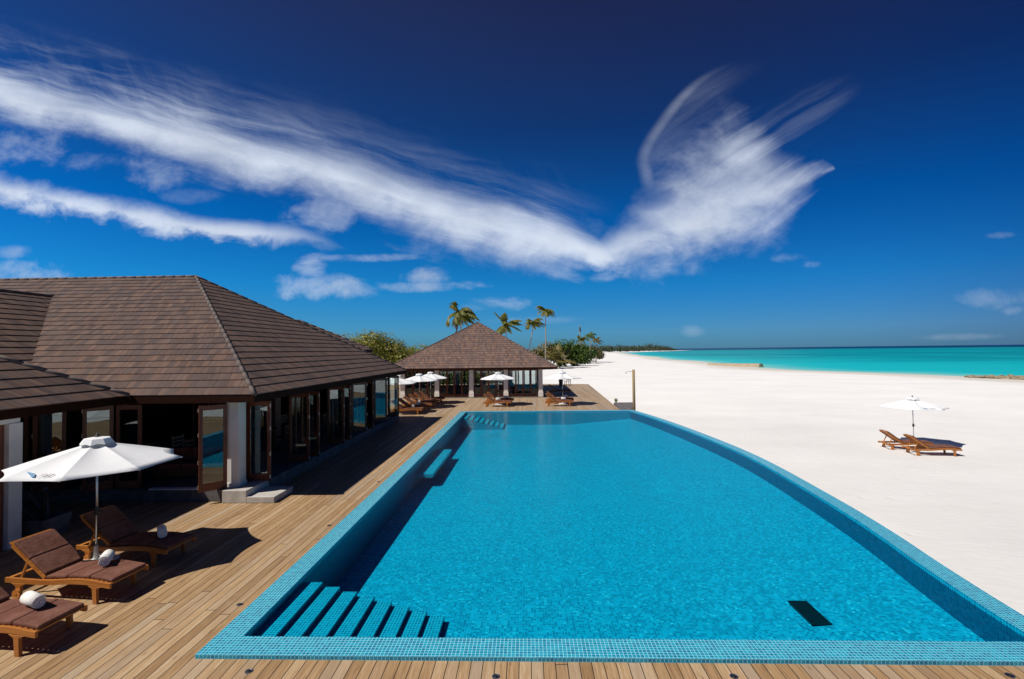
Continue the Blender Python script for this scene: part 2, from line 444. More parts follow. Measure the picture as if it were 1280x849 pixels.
def mat_roof(name='shingle_roof', gain=1.0):
    m, g, out = new_mat(name)
    x, y, z = g.sep(uv_co(g))
    CO = 0.35
    vy = g.m('DIVIDE', y, CO)
    iv = g.m('FLOOR', vy)
    fv = g.m('SUBTRACT', vy, iv)
    r0 = g.white(iv, 1.0)
    ux = g.m('ADD', g.m('DIVIDE', g.m('ADD', x, g.m('MULTIPLY', y, 0.28)), 0.17), g.m('MULTIPLY', r0, 7.0))
    # slight width variation
    iu = g.m('FLOOR', ux)
    fu = g.m('SUBTRACT', ux, iu)
    rnd = g.white(iu, iv, 5.0)
    ux2 = g.m('ADD', g.m('DIVIDE', x, 1.25), g.m('MULTIPLY', r0, 3.0))
    iu2 = g.m('FLOOR', ux2)
    fu2 = g.m('SUBTRACT', ux2, iu2)
    streak = g.noise(g.xyz(g.m('ADD', g.m('MULTIPLY', x, 9.0), g.m('MULTIPLY', y, 4.0)), g.m('MULTIPLY', y, 1.6), 0.0), 1.0, 4.0, 0.6)
    grit = g.noise(g.xyz(x, y, 0.0), 90.0, 2.0, 0.7)
    f = g.m('ADD', g.m('MULTIPLY', rnd, 0.38), g.m('ADD', g.m('MULTIPLY', streak, 0.5), g.m('MULTIPLY', grit, 0.3)))
    c = g.ramp(f, [(0.2, (0.050, 0.034, 0.031)), (0.5, (0.092, 0.062, 0.054)), (0.72, (0.132, 0.086, 0.068)), (0.92, (0.19, 0.125, 0.093))])
    gy = g.noise(g.xyz(x, y, 2.0), 0.9, 4.0)
    c = g.mix(g.m('MULTIPLY', g.smooth(gy, 0.45, 0.7), 0.4), c, (0.082, 0.063, 0.061))
    run = g.noise(g.xyz(g.m('MULTIPLY', x, 2.2), g.m('MULTIPLY', y, 0.16), 6.0), 1.0, 5.0, 0.65)
    c = g.mix(g.m('MULTIPLY', g.smooth(run, 0.50, 0.72), 0.35), c, (0.045, 0.036, 0.034))
    c = g.mix(g.m('MULTIPLY', g.smooth(run, 0.50, 0.30), 0.22), c, (0.17, 0.125, 0.10))
    slot = g.m('MULTIPLY', g.m('SUBTRACT', 1.0, g.smooth(fu, 0.06, 0.09)), g.smooth(g.white(iu, iv, 9.0), 0.5, 0.6))
    seam = g.m('SUBTRACT', 1.0, g.smooth(fu2, 0.004, 0.010))
    tn = g.white(iu, iv, 21.0)
    c = g.mix(g.m('MULTIPLY', g.smooth(tn, 0.80, 0.86), 0.32), c, (0.175, 0.098, 0.062))
    c = g.mix(g.m('MULTIPLY', g.smooth(tn, 0.16, 0.10), 0.4), c, (0.085, 0.072, 0.072))
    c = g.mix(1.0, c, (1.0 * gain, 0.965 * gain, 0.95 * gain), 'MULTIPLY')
    c = g.mix(g.m('MULTIPLY', g.m('MAXIMUM', slot, seam), 0.8), c, (0.025, 0.018, 0.016))
    h = g.m('SUBTRACT', g.m('ADD', g.m('MULTIPLY', rnd, 0.5), g.m('MULTIPLY', grit, 0.25)), g.m('MULTIPLY', slot, 0.8))
    principled(g, out, c, 0.85, g.bump(h, 0.6, 0.014), 0.0, 0.25)
    return m


def mat_sand():
    m, g, out = new_mat('white_sand')
    p = world_co(g)
    x, y, z = g.sep(p)
    n1 = g.noise(p, 0.35, 5.0, 0.6)
    n2 = g.noise(g.xyz(x, g.m('MULTIPLY', y, 2.4), 0.0), 1.6, 5.0, 0.62, 0.6)
    n3 = g.noise(p, 22.0, 3.0, 0.6)
    c = g.ramp(g.m('ADD', g.m('MULTIPLY', n1, 0.6), g.m('MULTIPLY', n2, 0.4)), [(0.3, (0.745, 0.735, 0.71)), (0.55, (0.775, 0.765, 0.745)), (0.75, (0.81, 0.80, 0.785))])
    # sand darkened towards the pool: lens falloff put into the colour
    dim_dist = g.m('SQRT', g.m('ADD', g.m('POWER', g.m('SUBTRACT', x, 13.0), 2.0), g.m('POWER', g.m('SUBTRACT', y, 6.0), 2.0)))
    dim_dist = g.m('ADD', dim_dist, g.m('MULTIPLY', g.m('SUBTRACT', n1, 0.5), 14.0))
    dim_f = g.lin(g.smooth(dim_dist, 0.0, 48.0), 0, 1, 0.85, 1.0)
    lf = g.noise(g.xyz(g.m('MULTIPLY', x, 1.0), g.m('MULTIPLY', y, 1.8), 9.0), 0.11, 4.0, 0.6)
    dim_f = g.m('MULTIPLY', dim_f, g.lin(lf, 0.3, 0.7, 0.93, 1.04))
    c = g.mix(1.0, c, g.n('ShaderNodeCombineColor', Red=dim_f, Green=dim_f, Blue=dim_f).outputs[0], 'MULTIPLY')
    wet = g.m('SUBTRACT', 1.0, g.smooth(z, -1.60, -1.25))
    c = g.mix(g.m('MULTIPLY', wet, 0.75), c, (0.42, 0.37, 0.29))
    # footprints
    vo = g.n('ShaderNodeTexVoronoi', {'feature': 'F1'}, Vector=g.xyz(x, g.m('MULTIPLY', y, 0.7), 0.0), Scale=1.7)
    pr = g.m('MULTIPLY', g.m('SUBTRACT', 1.0, g.smooth(vo.outputs['Distance'], 0.05, 0.22)), g.smooth(n1, 0.48, 0.58))
    h = g.m('SUBTRACT', g.m('ADD', g.m('MULTIPLY', n2, 1.0), g.m('MULTIPLY', n3, 0.16)), g.m('MULTIPLY', pr, 0.55))
    principled(g, out, c, 0.9, g.bump(h, 0.45, 0.06), 0.0, 0.15)
    return m


def mat_sea():
    m, g, out = new_mat('lagoon_water')
    at = g.n('ShaderNodeAttribute', {'attribute_name': 'shore'}).outputs['Fac']
    p = world_co(g)
    x, y, z = g.sep(p)
    st = g.noise(g.xyz(g.m('MULTIPLY', x, 0.004), g.m('MULTIPLY', y, 0.016), 0.0), 1.0, 4.0, 0.6, 0.4)
    st2 = g.noise(g.xyz(g.m('MULTIPLY', x, 0.012), g.m('MULTIPLY', y, 0.06), 3.0), 1.0, 5.0, 0.6, 0.4)
    d = g.m('ADD', at, g.m('MULTIPLY', g.m('SUBTRACT', st, 0.5), 0.30))
    c = g.ramp(d, [(0.0, (0.50, 0.60, 0.52)), (0.05, (0.20, 0.52, 0.48)), (0.13, (0.010, 0.44, 0.46)), (0.28, (0.002, 0.37, 0.41)), (0.5, (0.001, 0.30, 0.345)),
                   (0.68, (0.001, 0.21, 0.225)), (0.80, (0.002, 0.27, 0.285)), (0.885, (0.003, 0.13, 0.19)), (0.92, (0.002, 0.030, 0.085))])
    lr = g.m('LOGARITHM', g.m('SQRT', g.m('ADD', g.m('POWER', x, 2.0), g.m('POWER', y, 2.0))), math.e)
    an = g.m('ARCTAN2', x, y)
    st3 = g.noise(g.xyz(g.m('MULTIPLY', an, 5.0), g.m('MULTIPLY', lr, 9.0), 2.0), 1.0, 5.0, 0.62, 0.4)
    lrn = g.m('ADD', lr, g.m('MULTIPLY', g.m('SUBTRACT', st, 0.5), 0.8))
    zone = g.m('MULTIPLY', g.smooth(lrn, 5.15, 5.65), g.m('SUBTRACT', 1.0, g.smooth(lrn, 6.15, 6.55)))
    reef = g.m('MULTIPLY', g.m('ADD', g.m('MULTIPLY', zone, g.smooth(st3, 0.30, 0.55)), g.m('MULTIPLY', g.smooth(st3, 0.56, 0.70), 0.45)), g.smooth(at, 0.06, 0.3), clamp=True)
    c = g.mix(g.m('MULTIPLY', reef, 0.6), c, (0.001, 0.135, 0.148))
    pale = g.m('MULTIPLY', g.smooth(g.m('SUBTRACT', 1.0, st3), 0.55, 0.72), g.m('SUBTRACT', 1.0, g.smooth(at, 0.25, 0.5)))
    c = g.mix(g.m('MULTIPLY', pale, 0.35), c, (0.05, 0.50, 0.50))
    w1 = g.noise(p, 0.9, 4.0, 0.6, 0.4)
    w2 = g.noise(g.xyz(g.m('MULTIPLY', x, 0.3), y, 0.0), 0.35, 3.0)
    h = g.m('ADD', w1, w2)
    principled(g, out, c, 0.35, g.bump(h, 0.3, 0.25), 0.0, 0.03)
    return m


def mat_pool_water():
    m, g, out = new_mat('pool_water')
    p = world_co(g)
    x, y, z = g.sep(p)
    w1 = g.noise(p, 7.0, 3.0, 0.55, 0.8)
    w2 = g.noise(p, 21.0, 2.0, 0.5, 0.6)
    w0 = g.noise(p, 1.1, 3.0, 0.5)
    # churn above the inlet jet
    jd = g.m('ADD', g.m('POWER', g.m('DIVIDE', g.m('ADD', x, 1.5), 0.75), 2.0), g.m('POWER', g.m('DIVIDE', g.m('SUBTRACT', y, 21.0), 1.1), 2.0))
    jet = g.m('SUBTRACT', 1.0, g.smooth(jd, 0.1, 1.1))
    h = g.m('ADD', g.m('MULTIPLY', w0, 1.5), g.m('ADD', g.m('MULTIPLY', w1, g.lin(jet, 0, 1, 1.0, 4.0)), g.m('MULTIPLY', w2, 0.5)))
    nrm = g.bump(h, 0.5, 0.035)
    tr = g.n('ShaderNodeBsdfTransparent', Color=(0.16, 0.88, 0.97))
    gl = g.n('ShaderNodeBsdfGlossy', Roughness=0.02, Normal=nrm)
    fr = g.n('ShaderNodeFresnel', IOR=1.045, Normal=nrm)
    mx = g.n('ShaderNodeMixShader')
    g.L(fr.outputs[0], mx.inputs[0])
    g.L(tr.outputs[0], mx.inputs[1])
    g.L(gl.outputs[0], mx.inputs[2])
    g.L(mx.outputs[0], out.inputs[0])
    return m


def mat_glass(name, tint=(0.78, 0.86, 0.86), ior=1.9):
    m, g, out = new_mat(name)
    tr = g.n('ShaderNodeBsdfTransparent', Color=tint)
    gl = g.n('ShaderNodeBsdfGlossy', Roughness=0.01, Color=(0.85, 0.92, 0.95))
    fr = g.n('ShaderNodeFresnel', IOR=ior)
    mx = g.n('ShaderNodeMixShader')
    g.L(fr.outputs[0], mx.inputs[0])
    g.L(tr.outputs[0], mx.inputs[1])
    g.L(gl.outputs[0], mx.inputs[2])
    g.L(mx.outputs[0], out.inputs[0])
    return m


def mat_canvas():
    m, g, out = new_mat('white_canvas')
    co = obj_co(g)
    x, y, z = g.sep(co)
    n = g.noise(co, 3.0, 4.0)
    c = g.mix(g.smooth(n, 0.3, 0.7), (0.86, 0.88, 0.90), (0.91, 0.92, 0.93))
    wv = g.noise(co, 160.0, 2.0)
    nrm = g.bump(g.m('ADD', g.m('MULTIPLY', g.noise(co, 5.0, 3.0), 1.0), g.m('MULTIPLY', wv, 0.05)), 0.25, 0.02)
    d = g.n('ShaderNodeBsdfDiffuse', Color=c, Normal=nrm)
    t = g.n('ShaderNodeBsdfTranslucent', Color=(0.72, 0.70, 0.64))
    mx = g.n('ShaderNodeMixShader', Fac=0.2)
    g.L(d.outputs[0], mx.inputs[1])
    g.L(t.outputs[0], mx.inputs[2])
    g.L(mx.outputs[0], out.inputs[0])
    return m


def mat_leaf(name, cols, rough=0.5, transl=0.3):
    m, g, out = new_mat(name)
    isl = g.n('ShaderNodeNewGeometry').outputs['Random Per Island']
    n = g.noise(world_co(g), 0.5, 3.0)
    f = g.m('ADD', g.m('MULTIPLY', isl, 0.75), g.m('MULTIPLY', n, 0.4), clamp=True)
    k = len(cols) - 1
    c = g.ramp(f, [(0.1 + 0.85 * i / k, cc) for i, cc in enumerate(cols)])
    p = g.n('ShaderNodeBsdfPrincipled', Base_Color=c, Roughness=rough)
    p.inputs['Specular IOR Level'].default_value = 0.35
    t = g.n('ShaderNodeBsdfTranslucent', Color=g.mix(1.0, c, (1.3, 1.5, 0.6), 'MULTIPLY'))
    mx = g.n('ShaderNodeMixShader', Fac=transl)
    g.L(p.outputs[0], mx.inputs[1])
    g.L(t.outputs[0], mx.inputs[2])
    g.L(mx.outputs[0], out.inputs[0])
    return m


def mat_concrete(name, ca, cb, block=0.0):
    m, g, out = new_mat(name)
    p = world_co(g)
    n = g.noise(p, 3.0, 6.0, 0.6)
    n2 = g.noise(p, 40.0, 3.0, 0.6)
    f = g.m('ADD', g.m('MULTIPLY', n, 0.8), g.m('MULTIPLY', n2, 0.25))
    c = g.mix(g.smooth(f, 0.3, 0.75), ca, cb)
    principled(g, out, c, 0.8, g.bump(f, 0.3, 0.01), 0.0, 0.3)
    return m


def mat_render():
    m, g, out = new_mat('painted_render')
    p = world_co(g)
    n = g.noise(p, 1.5, 5.0, 0.6)
    c = g.mix(g.smooth(n, 0.3, 0.7), (0.74, 0.70, 0.63), (0.82, 0.78, 0.72))
    principled(g, out, c, 0.8, g.bump(g.noise(p, 60.0, 3.0), 0.12, 0.004), 0.0, 0.3)
    return m


M = {}
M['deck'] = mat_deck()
M['roof'] = mat_roof()
M['paleroof'] = mat_roof('hazed_shingle_roof', 1.4)  # lighter copy of the shingles, distance haze put into the colour
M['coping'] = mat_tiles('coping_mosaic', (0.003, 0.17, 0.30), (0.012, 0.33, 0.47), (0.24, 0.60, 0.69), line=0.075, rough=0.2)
M['mosaic'] = mat_tiles('floor_mosaic', (0.002, 0.165, 0.28), (0.03, 0.44, 0.60), (0.14, 0.47, 0.60), line=0.06, rough=0.3, contrast=1.0, sparkle=0.45)
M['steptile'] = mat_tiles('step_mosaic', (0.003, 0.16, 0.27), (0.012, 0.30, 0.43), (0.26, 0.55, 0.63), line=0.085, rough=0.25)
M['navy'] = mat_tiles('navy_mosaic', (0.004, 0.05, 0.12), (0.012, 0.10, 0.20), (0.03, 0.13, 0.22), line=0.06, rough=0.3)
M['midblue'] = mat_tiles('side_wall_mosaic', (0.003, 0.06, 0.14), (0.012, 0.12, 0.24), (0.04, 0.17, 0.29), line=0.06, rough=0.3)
M['sand'] = mat_sand()
M['sea'] = mat_sea()
M['water'] = mat_pool_water()
M['glass'] = mat_glass('door_glass', (0.8, 0.88, 0.88), 1.95)
M['clearglass'] = mat_glass('pavilion_glass', (0.86, 0.9, 0.9), 1.5)
M['canvas'] = mat_canvas()
M['render'] = mat_render()
M['teak'] = wood('teak', (0.34, 0.115, 0.022), (0.60, 0.25, 0.055), 0.4, 0, 8.0)
M['darkwood'] = wood('dark_wood', (0.085, 0.022, 0.010), (0.20, 0.054, 0.024), 0.35, 2, 8.0)
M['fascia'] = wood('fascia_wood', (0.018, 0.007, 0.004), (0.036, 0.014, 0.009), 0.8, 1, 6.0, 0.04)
M['post'] = wood('weathered_post', (0.20, 0.13, 0.05), (0.42, 0.31, 0.15), 0.8, 2, 10.0)
M['ridge'] = simple('ridge_cap', (0.115, 0.088, 0.078), 0.85, 0.0, 0.3, 12.0, 0.3)
M['cushion'] = simple('brown_cushion', (0.15, 0.070, 0.057), 0.85, 0.0, 0.15, 5.0, 0.25, 0.2)
def _cush():
    m, g, out = new_mat('brown_cushion')
    co = obj_co(g)
    n = g.noise(co, 4.0, 4.0)
    wr = g.noise(co, 9.0, 3.0, 0.5, 1.2)
    wv = g.noise(co, 220.0, 2.0)
    c = g.mix(g.smooth(n, 0.3, 0.7), (0.135, 0.056, 0.039), (0.20, 0.094, 0.068))
    principled(g, out, c, 0.9, g.bump(g.m('ADD', wr, g.m('MULTIPLY', wv, 0.12)), 0.55, 0.022), 0.0, 0.15)
    return m


M['cushion'] = _cush()
M['towel'] = simple('white_towel', (0.78, 0.76, 0.72), 0.95, 0.0, 0.06, 14.0, 0.5, 0.1)
M['alu'] = simple('brushed_aluminium', (0.55, 0.56, 0.58), 0.35, 0.9, 0.06, 8.0)
M['black'] = simple('black_plastic', (0.012, 0.012, 0.013), 0.4, 0.0, 0.2)
M['whiteplastic'] = simple('white_plastic', (0.72, 0.72, 0.70), 0.5, 0.0, 0.05)
M['stone'] = mat_concrete('pale_stone', (0.34, 0.32, 0.29), (0.52, 0.49, 0.45))
M['darkstone'] = mat_concrete('dark_stone', (0.07, 0.065, 0.068), (0.17, 0.155, 0.155))
M['floor'] = mat_concrete('interior_floor', (0.12, 0.10, 0.085), (0.20, 0.17, 0.145))
M['steel'] = simple('stainless', (0.5, 0.5, 0.5), 0.3, 1.0, 0.1)
M['hinge'] = simple('pale_hinge', (0.55, 0.50, 0.42), 0.4, 0.3, 0.05)
M['blueprint'] = simple('blue_print', (0.16, 0.32, 0.48), 0.8, 0.0, 0.05)
M['brownprint'] = simple('brown_print', (0.22, 0.17, 0.16), 0.8, 0.0, 0.05)
M['seatfabric'] = simple('rust_fabric', (0.16, 0.035, 0.02), 0.9, 0.0, 0.1, 8.0, 0.2)
M['bark'] = simple('palm_bark', (0.30, 0.26, 0.21), 0.9, 0.0, 0.25, 9.0, 0.5)
M['darkbark'] = simple('shrub_bark', (0.14, 0.10, 0.07), 0.9, 0.0, 0.25, 9.0, 0.5)
M['palm'] = mat_leaf('palm_frond', [(0.045, 0.065, 0.012), (0.10, 0.12, 0.02), (0.20, 0.19, 0.035), (0.24, 0.17, 0.05)])
M['deadpalm'] = mat_leaf('dry_frond', [(0.05, 0.035, 0.03), (0.12, 0.06, 0.045), (0.2, 0.1, 0.07)], 0.7, 0.15)
M['yellowleaf'] = mat_leaf('yellow_green_leaf', [(0.06, 0.075, 0.010), (0.14, 0.145, 0.016), (0.25, 0.235, 0.03), (0.34, 0.28, 0.05)])
M['greenleaf'] = mat_leaf('deep_green_leaf', [(0.025, 0.05, 0.010), (0.05, 0.095, 0.015), (0.09, 0.145, 0.022), (0.14, 0.18, 0.03)])
M['olive'] = mat_leaf('olive_leaf', [(0.05, 0.055, 0.015), (0.11, 0.105, 0.03), (0.2, 0.16, 0.05), (0.27, 0.19, 0.07)])
M['farwood'] = mat_leaf('far_leaf', [(0.03, 0.045, 0.03), (0.05, 0.07, 0.04), (0.08, 0.10, 0.05)], 0.8, 0.1)
M['rock'] = mat_concrete('beach_rock', (0.16, 0.12, 0.07), (0.38, 0.31, 0.20))
M['rust'] = mat_concrete('groyne_bags', (0.30, 0.22, 0.14), (0.50, 0.40, 0.28))
M['lamp'] = simple('frosted_lamp', (0.62, 0.64, 0.58), 0.4, 0.0, 0.05)
M['bottle'] = simple('bottle_glass', (0.22, 0.24, 0.24), 0.1, 0.0, 0.3)


# ------------------------------------------------------------------ mesh builder
class MB:
    def __init__(self):
        self.v, self.f, self.uv, self.mi = [], [], [], []

    def face(self, pts, uvs=None):
        i = len(self.v)
        self.v += [tuple(p) for p in pts]
        self.f.append(tuple(range(i, i + len(pts))))
        self.uv.append(uvs or [(0, 0)] * len(pts))
        return self

    def grow(self, verts, faces):
        i = len(self.v)
        self.v += [tuple(p) for p in verts]
        for fc in faces:
            self.f.append(tuple(i + k for k in fc))
            self.uv.append([(0, 0)] * len(fc))
        return self

    def box(self, x0, x1, y0, y1, z0, z1, mat=None):
        vs = [Vector((x, y, z)) for z in (z0, z1) for y in (y0, y1) for x in (x0, x1)]
        if mat is not None:
            vs = [mat @ p for p in vs]
        return self.grow(vs, [(0, 2, 3, 1), (4, 5, 7, 6), (0, 1, 5, 4), (2, 6, 7, 3), (0, 4, 6, 2), (1, 3, 7, 5)])

    def bar(self, a, b, w, h, up=Vector((0, 0, 1))):
        a, b = Vector(a), Vector(b)
        d = (b - a)
        ln = d.length
        x = d.normalized()
        y = up.cross(x)
        if y.length < 1e-4:
            y = Vector((0, 1, 0)).cross(x)
        y.normalize()
        z = x.cross(y)
        mt = Matrix((x, y, z)).transposed().to_4x4()
        mt.translation = a
        return self.box(0, ln, -w / 2, w / 2, -h / 2, h / 2, mt)

    def tube(self, pts, radii, seg=10, cap=True):
        pts = [Vector(p) for p in pts]
        if not isinstance(radii, (list, tuple)):
            radii = [radii] * len(pts)
        rings, faces, n = [], [], len(pts)
        prev = None
        for i, p in enumerate(pts):
            d = (pts[min(i + 1, n - 1)] - pts[max(i - 1, 0)]).normalized()
            if prev is None:
                a = Vector((1, 0, 0)) if abs(d.x) < 0.9 else Vector((0, 1, 0))
                x = (a - d * a.dot(d)).normalized()
            else:
                x = (prev - d * prev.dot(d)).normalized()
            prev = x
            y = d.cross(x)
            for k in range(seg):
                t = 2 * math.pi * k / seg
                rings.append(p + (x * math.cos(t) + y * math.sin(t)) * radii[i])
        for i in range(n - 1):
            for k in range(seg):
                a, b = i * seg + k, i * seg + (k + 1) % seg
                faces.append((a, b, b + seg, a + seg))
        if cap:
            faces.append(tuple(reversed(range(seg))))
            faces.append(tuple(range((n - 1) * seg, n * seg)))
        return self.grow(rings, faces)

    def lathe(self, prof, seg=16, c=(0, 0, 0)):
        vs, fs = [], []
        for (r, z) in prof:
            for k in range(seg):
                t = 2 * math.pi * k / seg
                vs.append((c[0] + r * math.cos(t), c[1] + r * math.sin(t), c[2] + z))
        for i in range(len(prof) - 1):
            for k in range(seg):
                a, b = i * seg + k, i * seg + (k + 1) % seg
                fs.append((a, b, b + seg, a + seg))
        fs.append(tuple(reversed(range(seg))))
        fs.append(tuple(range((len(prof) - 1) * seg, len(prof) * seg)))
        return self.grow(vs, fs)

    def build(self, name, mat, parent=None, loc=None, smooth=False, bevel=0.0, rot=None):
        me = bpy.data.meshes.new(name)
        me.from_pydata(self.v, [], self.f)
        ul = me.uv_layers.new(name='UVMap')
        k = 0
        for uvs in self.uv:
            for c in uvs:
                ul.data[k].uv = c
                k += 1
        me.materials.append(mat)
        if smooth:
            for p in me.polygons:
                p.use_smooth = True
        me.update()
        o = bpy.data.objects.new(name, me)
        COL.objects.link(o)
        if parent is not None:
            o.parent = parent
        if loc is not None:
            o.location = loc
        if rot is not None:
            o.rotation_euler = rot
        if bevel:
            b = o.modifiers.new('bevel', 'BEVEL')
            b.width = bevel
            b.segments = 2
            b.limit_method = 'ANGLE'
            b.angle_limit = R(40)
        return o


def tag(o, label=None, cat=None, group=None, kind=None):
    if label:
        o['label'] = label
    if cat:
        o['category'] = cat
    if group:
        o['group'] = group
    if kind:
        o['kind'] = kind
    return o


def empty(name, loc=(0, 0, 0), rz=0.0):
    o = bpy.data.objects.new(name, None)
    o.empty_display_size = 0.2
    o.location = loc
    o.rotation_euler = (0, 0, rz)
    COL.objects.link(o)
    return o


def copy_tree(o, parent=None):
    c = o.copy()
    COL.objects.link(c)
    if parent is not None:
        c.parent = parent
    for ch in list(o.children):
        copy_tree(ch, c)
    return c


def smoothstep(a, b, x):
    t = max(0.0, min(1.0, (x - a) / (b - a)))
    return t * t * (3 - 2 * t)


# ================================================================== SETTING: sand, sea
SEA_Z = -1.5
SHORE = [(-400, 76), (20, 76), (60, 76), (74, 75.5), (86, 76), (97, 70), (112, 63.5), (125, 61), (155, 62.6), (210, 69.5), (248, 72), (320, 82), (394, 92), (520, 110), (650, 130),
         (800, 150), (1180, 197), (1300, 120), (1500, -300), (2200, -3000), (9000, -3000)]


def shore_x(y):
    for (a, xa), (b, xb) in zip(SHORE, SHORE[1:]):
        if y <= b:
            t = (y - a) / (b - a)
            return xa + (xb - xa) * t
    return SHORE[-1][1]


def sand_z(d, y=0):
    if d >= 0:
        return -0.95 - (SEA_Z + 0.95) * -(1 - smoothstep(0, 34, d)) if False else SEA_Z + (0.55) * smoothstep(0, 34, d)
    return SEA_Z - 0.02 * min(-d, 30) - 0.06 * max(0, min(-d - 30, 60))


ys = [-400, -150, -60, -20] + [i * 4 for i in range(0, 70)] + [290, 310, 340, 370, 400, 450, 500, 560, 620, 700, 800, 900, 1050, 1250, 1500, 1900, 2400, 3000, 4500, 9000]
ds = [-140, -90, -60, -30, -15, -8, -4, -2, 0, 1, 2, 4, 6, 9, 12, 16, 20, 25, 30, 36, 44, 56, 70, 90, 120, 180, 300, 600, 1200, 2500, 6000]
mb = MB()
vs, fs = [], []
for y in ys:
    for d in ds:
        zz = sand_z(d, y)
        if d > 3 and 0 < y < 300:
            zz += 0.05 * math.sin(y * 0.31 + d * 0.11) * math.sin(d * 0.23 + 1.0) * smoothstep(3, 12, d)
        vs.append((shore_x(y) - d + (2.0 * math.sin(y * 0.045) + 0.8 * math.sin(y * 0.13)) * (1 if d < 60 else 0), y, zz))
nd = len(ds)
for i in range(len(ys) - 1):
    for j in range(nd - 1):
        a = i * nd + j
        fs.append((a, a + nd, a + nd + 1, a + 1))
mb.grow(vs, fs)
beach = mb.build('beach', M['sand'], smooth=True)
tag(beach, 'wide beach of bright white sand running to the lagoon', 'beach', kind='structure')

# sea: attribute "shore" grows from 0 at the waterline to 1 at the horizon
mb = MB()
vs, fs, att = [], [], []
syy = [-600, -200, -60] + [i * 8 for i in range(0, 40)] + [340, 380, 430, 500, 580, 680, 800, 1000, 1300, 1700, 2300, 3200, 5000, 9000, 16000]
sd = [-3, 0, 2, 5, 9, 14, 20, 30, 45, 65, 90, 125, 170, 240, 340, 480, 700, 1000, 1500, 2300, 3600, 6000, 14000]
for y in syy:
    for d in sd:
        vs.append((min(shore_x(y), 9000) + d + 2.0 * math.sin(y * 0.045) + 0.8 * math.sin(y * 0.13), y, SEA_Z))
        dist = max(d, 0)
        rng = math.hypot(vs[-1][0], y)
        a = math.log1p(dist / 3.0) / math.log1p(3000 / 3.0)
        b = smoothstep(math.log(220), math.log(2600), math.log(max(rng, 1)))
        far = smoothstep(1200, 2200, rng)
        att.append(min(0.86, 0.75 * a * 0.7 + 0.55 * b * min(1, dist / 60)) + 0.16 * far)
n2 = len(sd)
for i in range(len(syy) - 1):
    for j in range(n2 - 1):
        a = i * n2 + j
        fs.append((a, a + 1, a + n2 + 1, a + n2))
mb.grow(vs, fs)
sea = mb.build('sea', M['sea'], smooth=True)
al = sea.data.attributes.new('shore', 'FLOAT', 'POINT')
al.data.foreach_set('value', att)
tag(sea, 'turquoise lagoon with darker teal bands and a dark horizon', 'sea', kind='structure')

# ================================================================== POOL
PX0, PY0, PY1, CW = -4.25, 6.03, 30.30, 0.38
OUT = [(6.84, 6.03), (6.92, 7.1), (7.14, 8.6), (7.40, 10.0), (7.62, 11.6), (7.82, 13.7), (7.97, 15.6), (8.03, 17.6), (7.93, 20.0), (7.62, 23.6), (7.15, 27.2), (6.58, 30.30)]


def catmull(P, n):
    res = []
    P = [Vector(p) for p in P]
    Q = [P[0] * 2 - P[1]] + P + [P[-1] * 2 - P[-2]]
    for i in range(1, len(Q) - 2):
        for k in range(n):
            t = k / n
            a, b, c, d = Q[i - 1], Q[i], Q[i + 1], Q[i + 2]
            res.append(0.5 * ((2 * b) + (c - a) * t + (2 * a - 5 * b + 4 * c - d) * t * t + (3 * b - a - 3 * c + d) * t ** 3))
    res.append(P[-1])
    return res


outc = catmull(OUT, 6)
inc = []
for i, p in enumerate(outc):
    d = (outc[min(i + 1, len(outc) - 1)] - outc[max(i - 1, 0)]).normalized()
    inc.append(p + Vector((-d.y, d.x)) * 0.35)
# trim inner curve to the inner edges of the near and far coping
YN, YF, XL = PY0 + 0.40, PY1 - 0.36, PX0 + CW


def at_y(curve, y):
    for a, b in zip(curve, curve[1:]):
        if (a.y - y) * (b.y - y) <= 0 and abs(b.y - a.y) > 1e-6:
            t = (y - a.y) / (b.y - a.y)
            return a.lerp(b, t)
    return curve[0] if y < curve[0].y else curve[-1]


inn = [at_y(inc, YN)] + [p for p in inc if YN + 0.02 < p.y < YF - 0.02] + [at_y(inc, YF)]
ZC, ZW, ZF, ZB = 0.05, 0.042, -0.78, -0.45

pool = empty('swimming_pool', (0, 0, 0))
tag(pool, 'long blue mosaic swimming pool with a curved edge towards the beach', 'swimming pool')


def slab(mb, pts, z0, z1, uvz=True):
    """horizontal polygon with skirts; uv in metres"""
    mb.face([(x, y, z1) for x, y in pts], [(x, y) for x, y in pts])
    acc = 0.0
    n = len(pts)
    for i in range(n):
        (xa, ya), (xb, yb) = pts[i], pts[(i + 1) % n]
        ln = math.hypot(xb - xa, yb - ya)
        mb.face([(xa, ya, z0), (xb, yb, z0), (xb, yb, z1), (xa, ya, z1)], [(acc, z0), (acc + ln, z0), (acc + ln, z1), (acc, z1)])
        acc += ln


mb = MB()
ex = outc[0].x
slab(mb, [(PX0, PY0), (XL, PY0), (XL, PY1), (PX0, PY1)], -0.03, ZC)
slab(mb, [(XL + 0.0005, PY0), (ex, PY0), (at_y(outc, YN).x, YN), (inn[0].x, YN), (XL + 0.0005, YN)], -0.03, ZC)
slab(mb, [(XL + 0.0005, YF), (inn[-1].x, YF), (at_y(outc, YF).x, YF), (outc[-1].x, PY1), (XL + 0.0005, PY1)], -0.03, ZC)
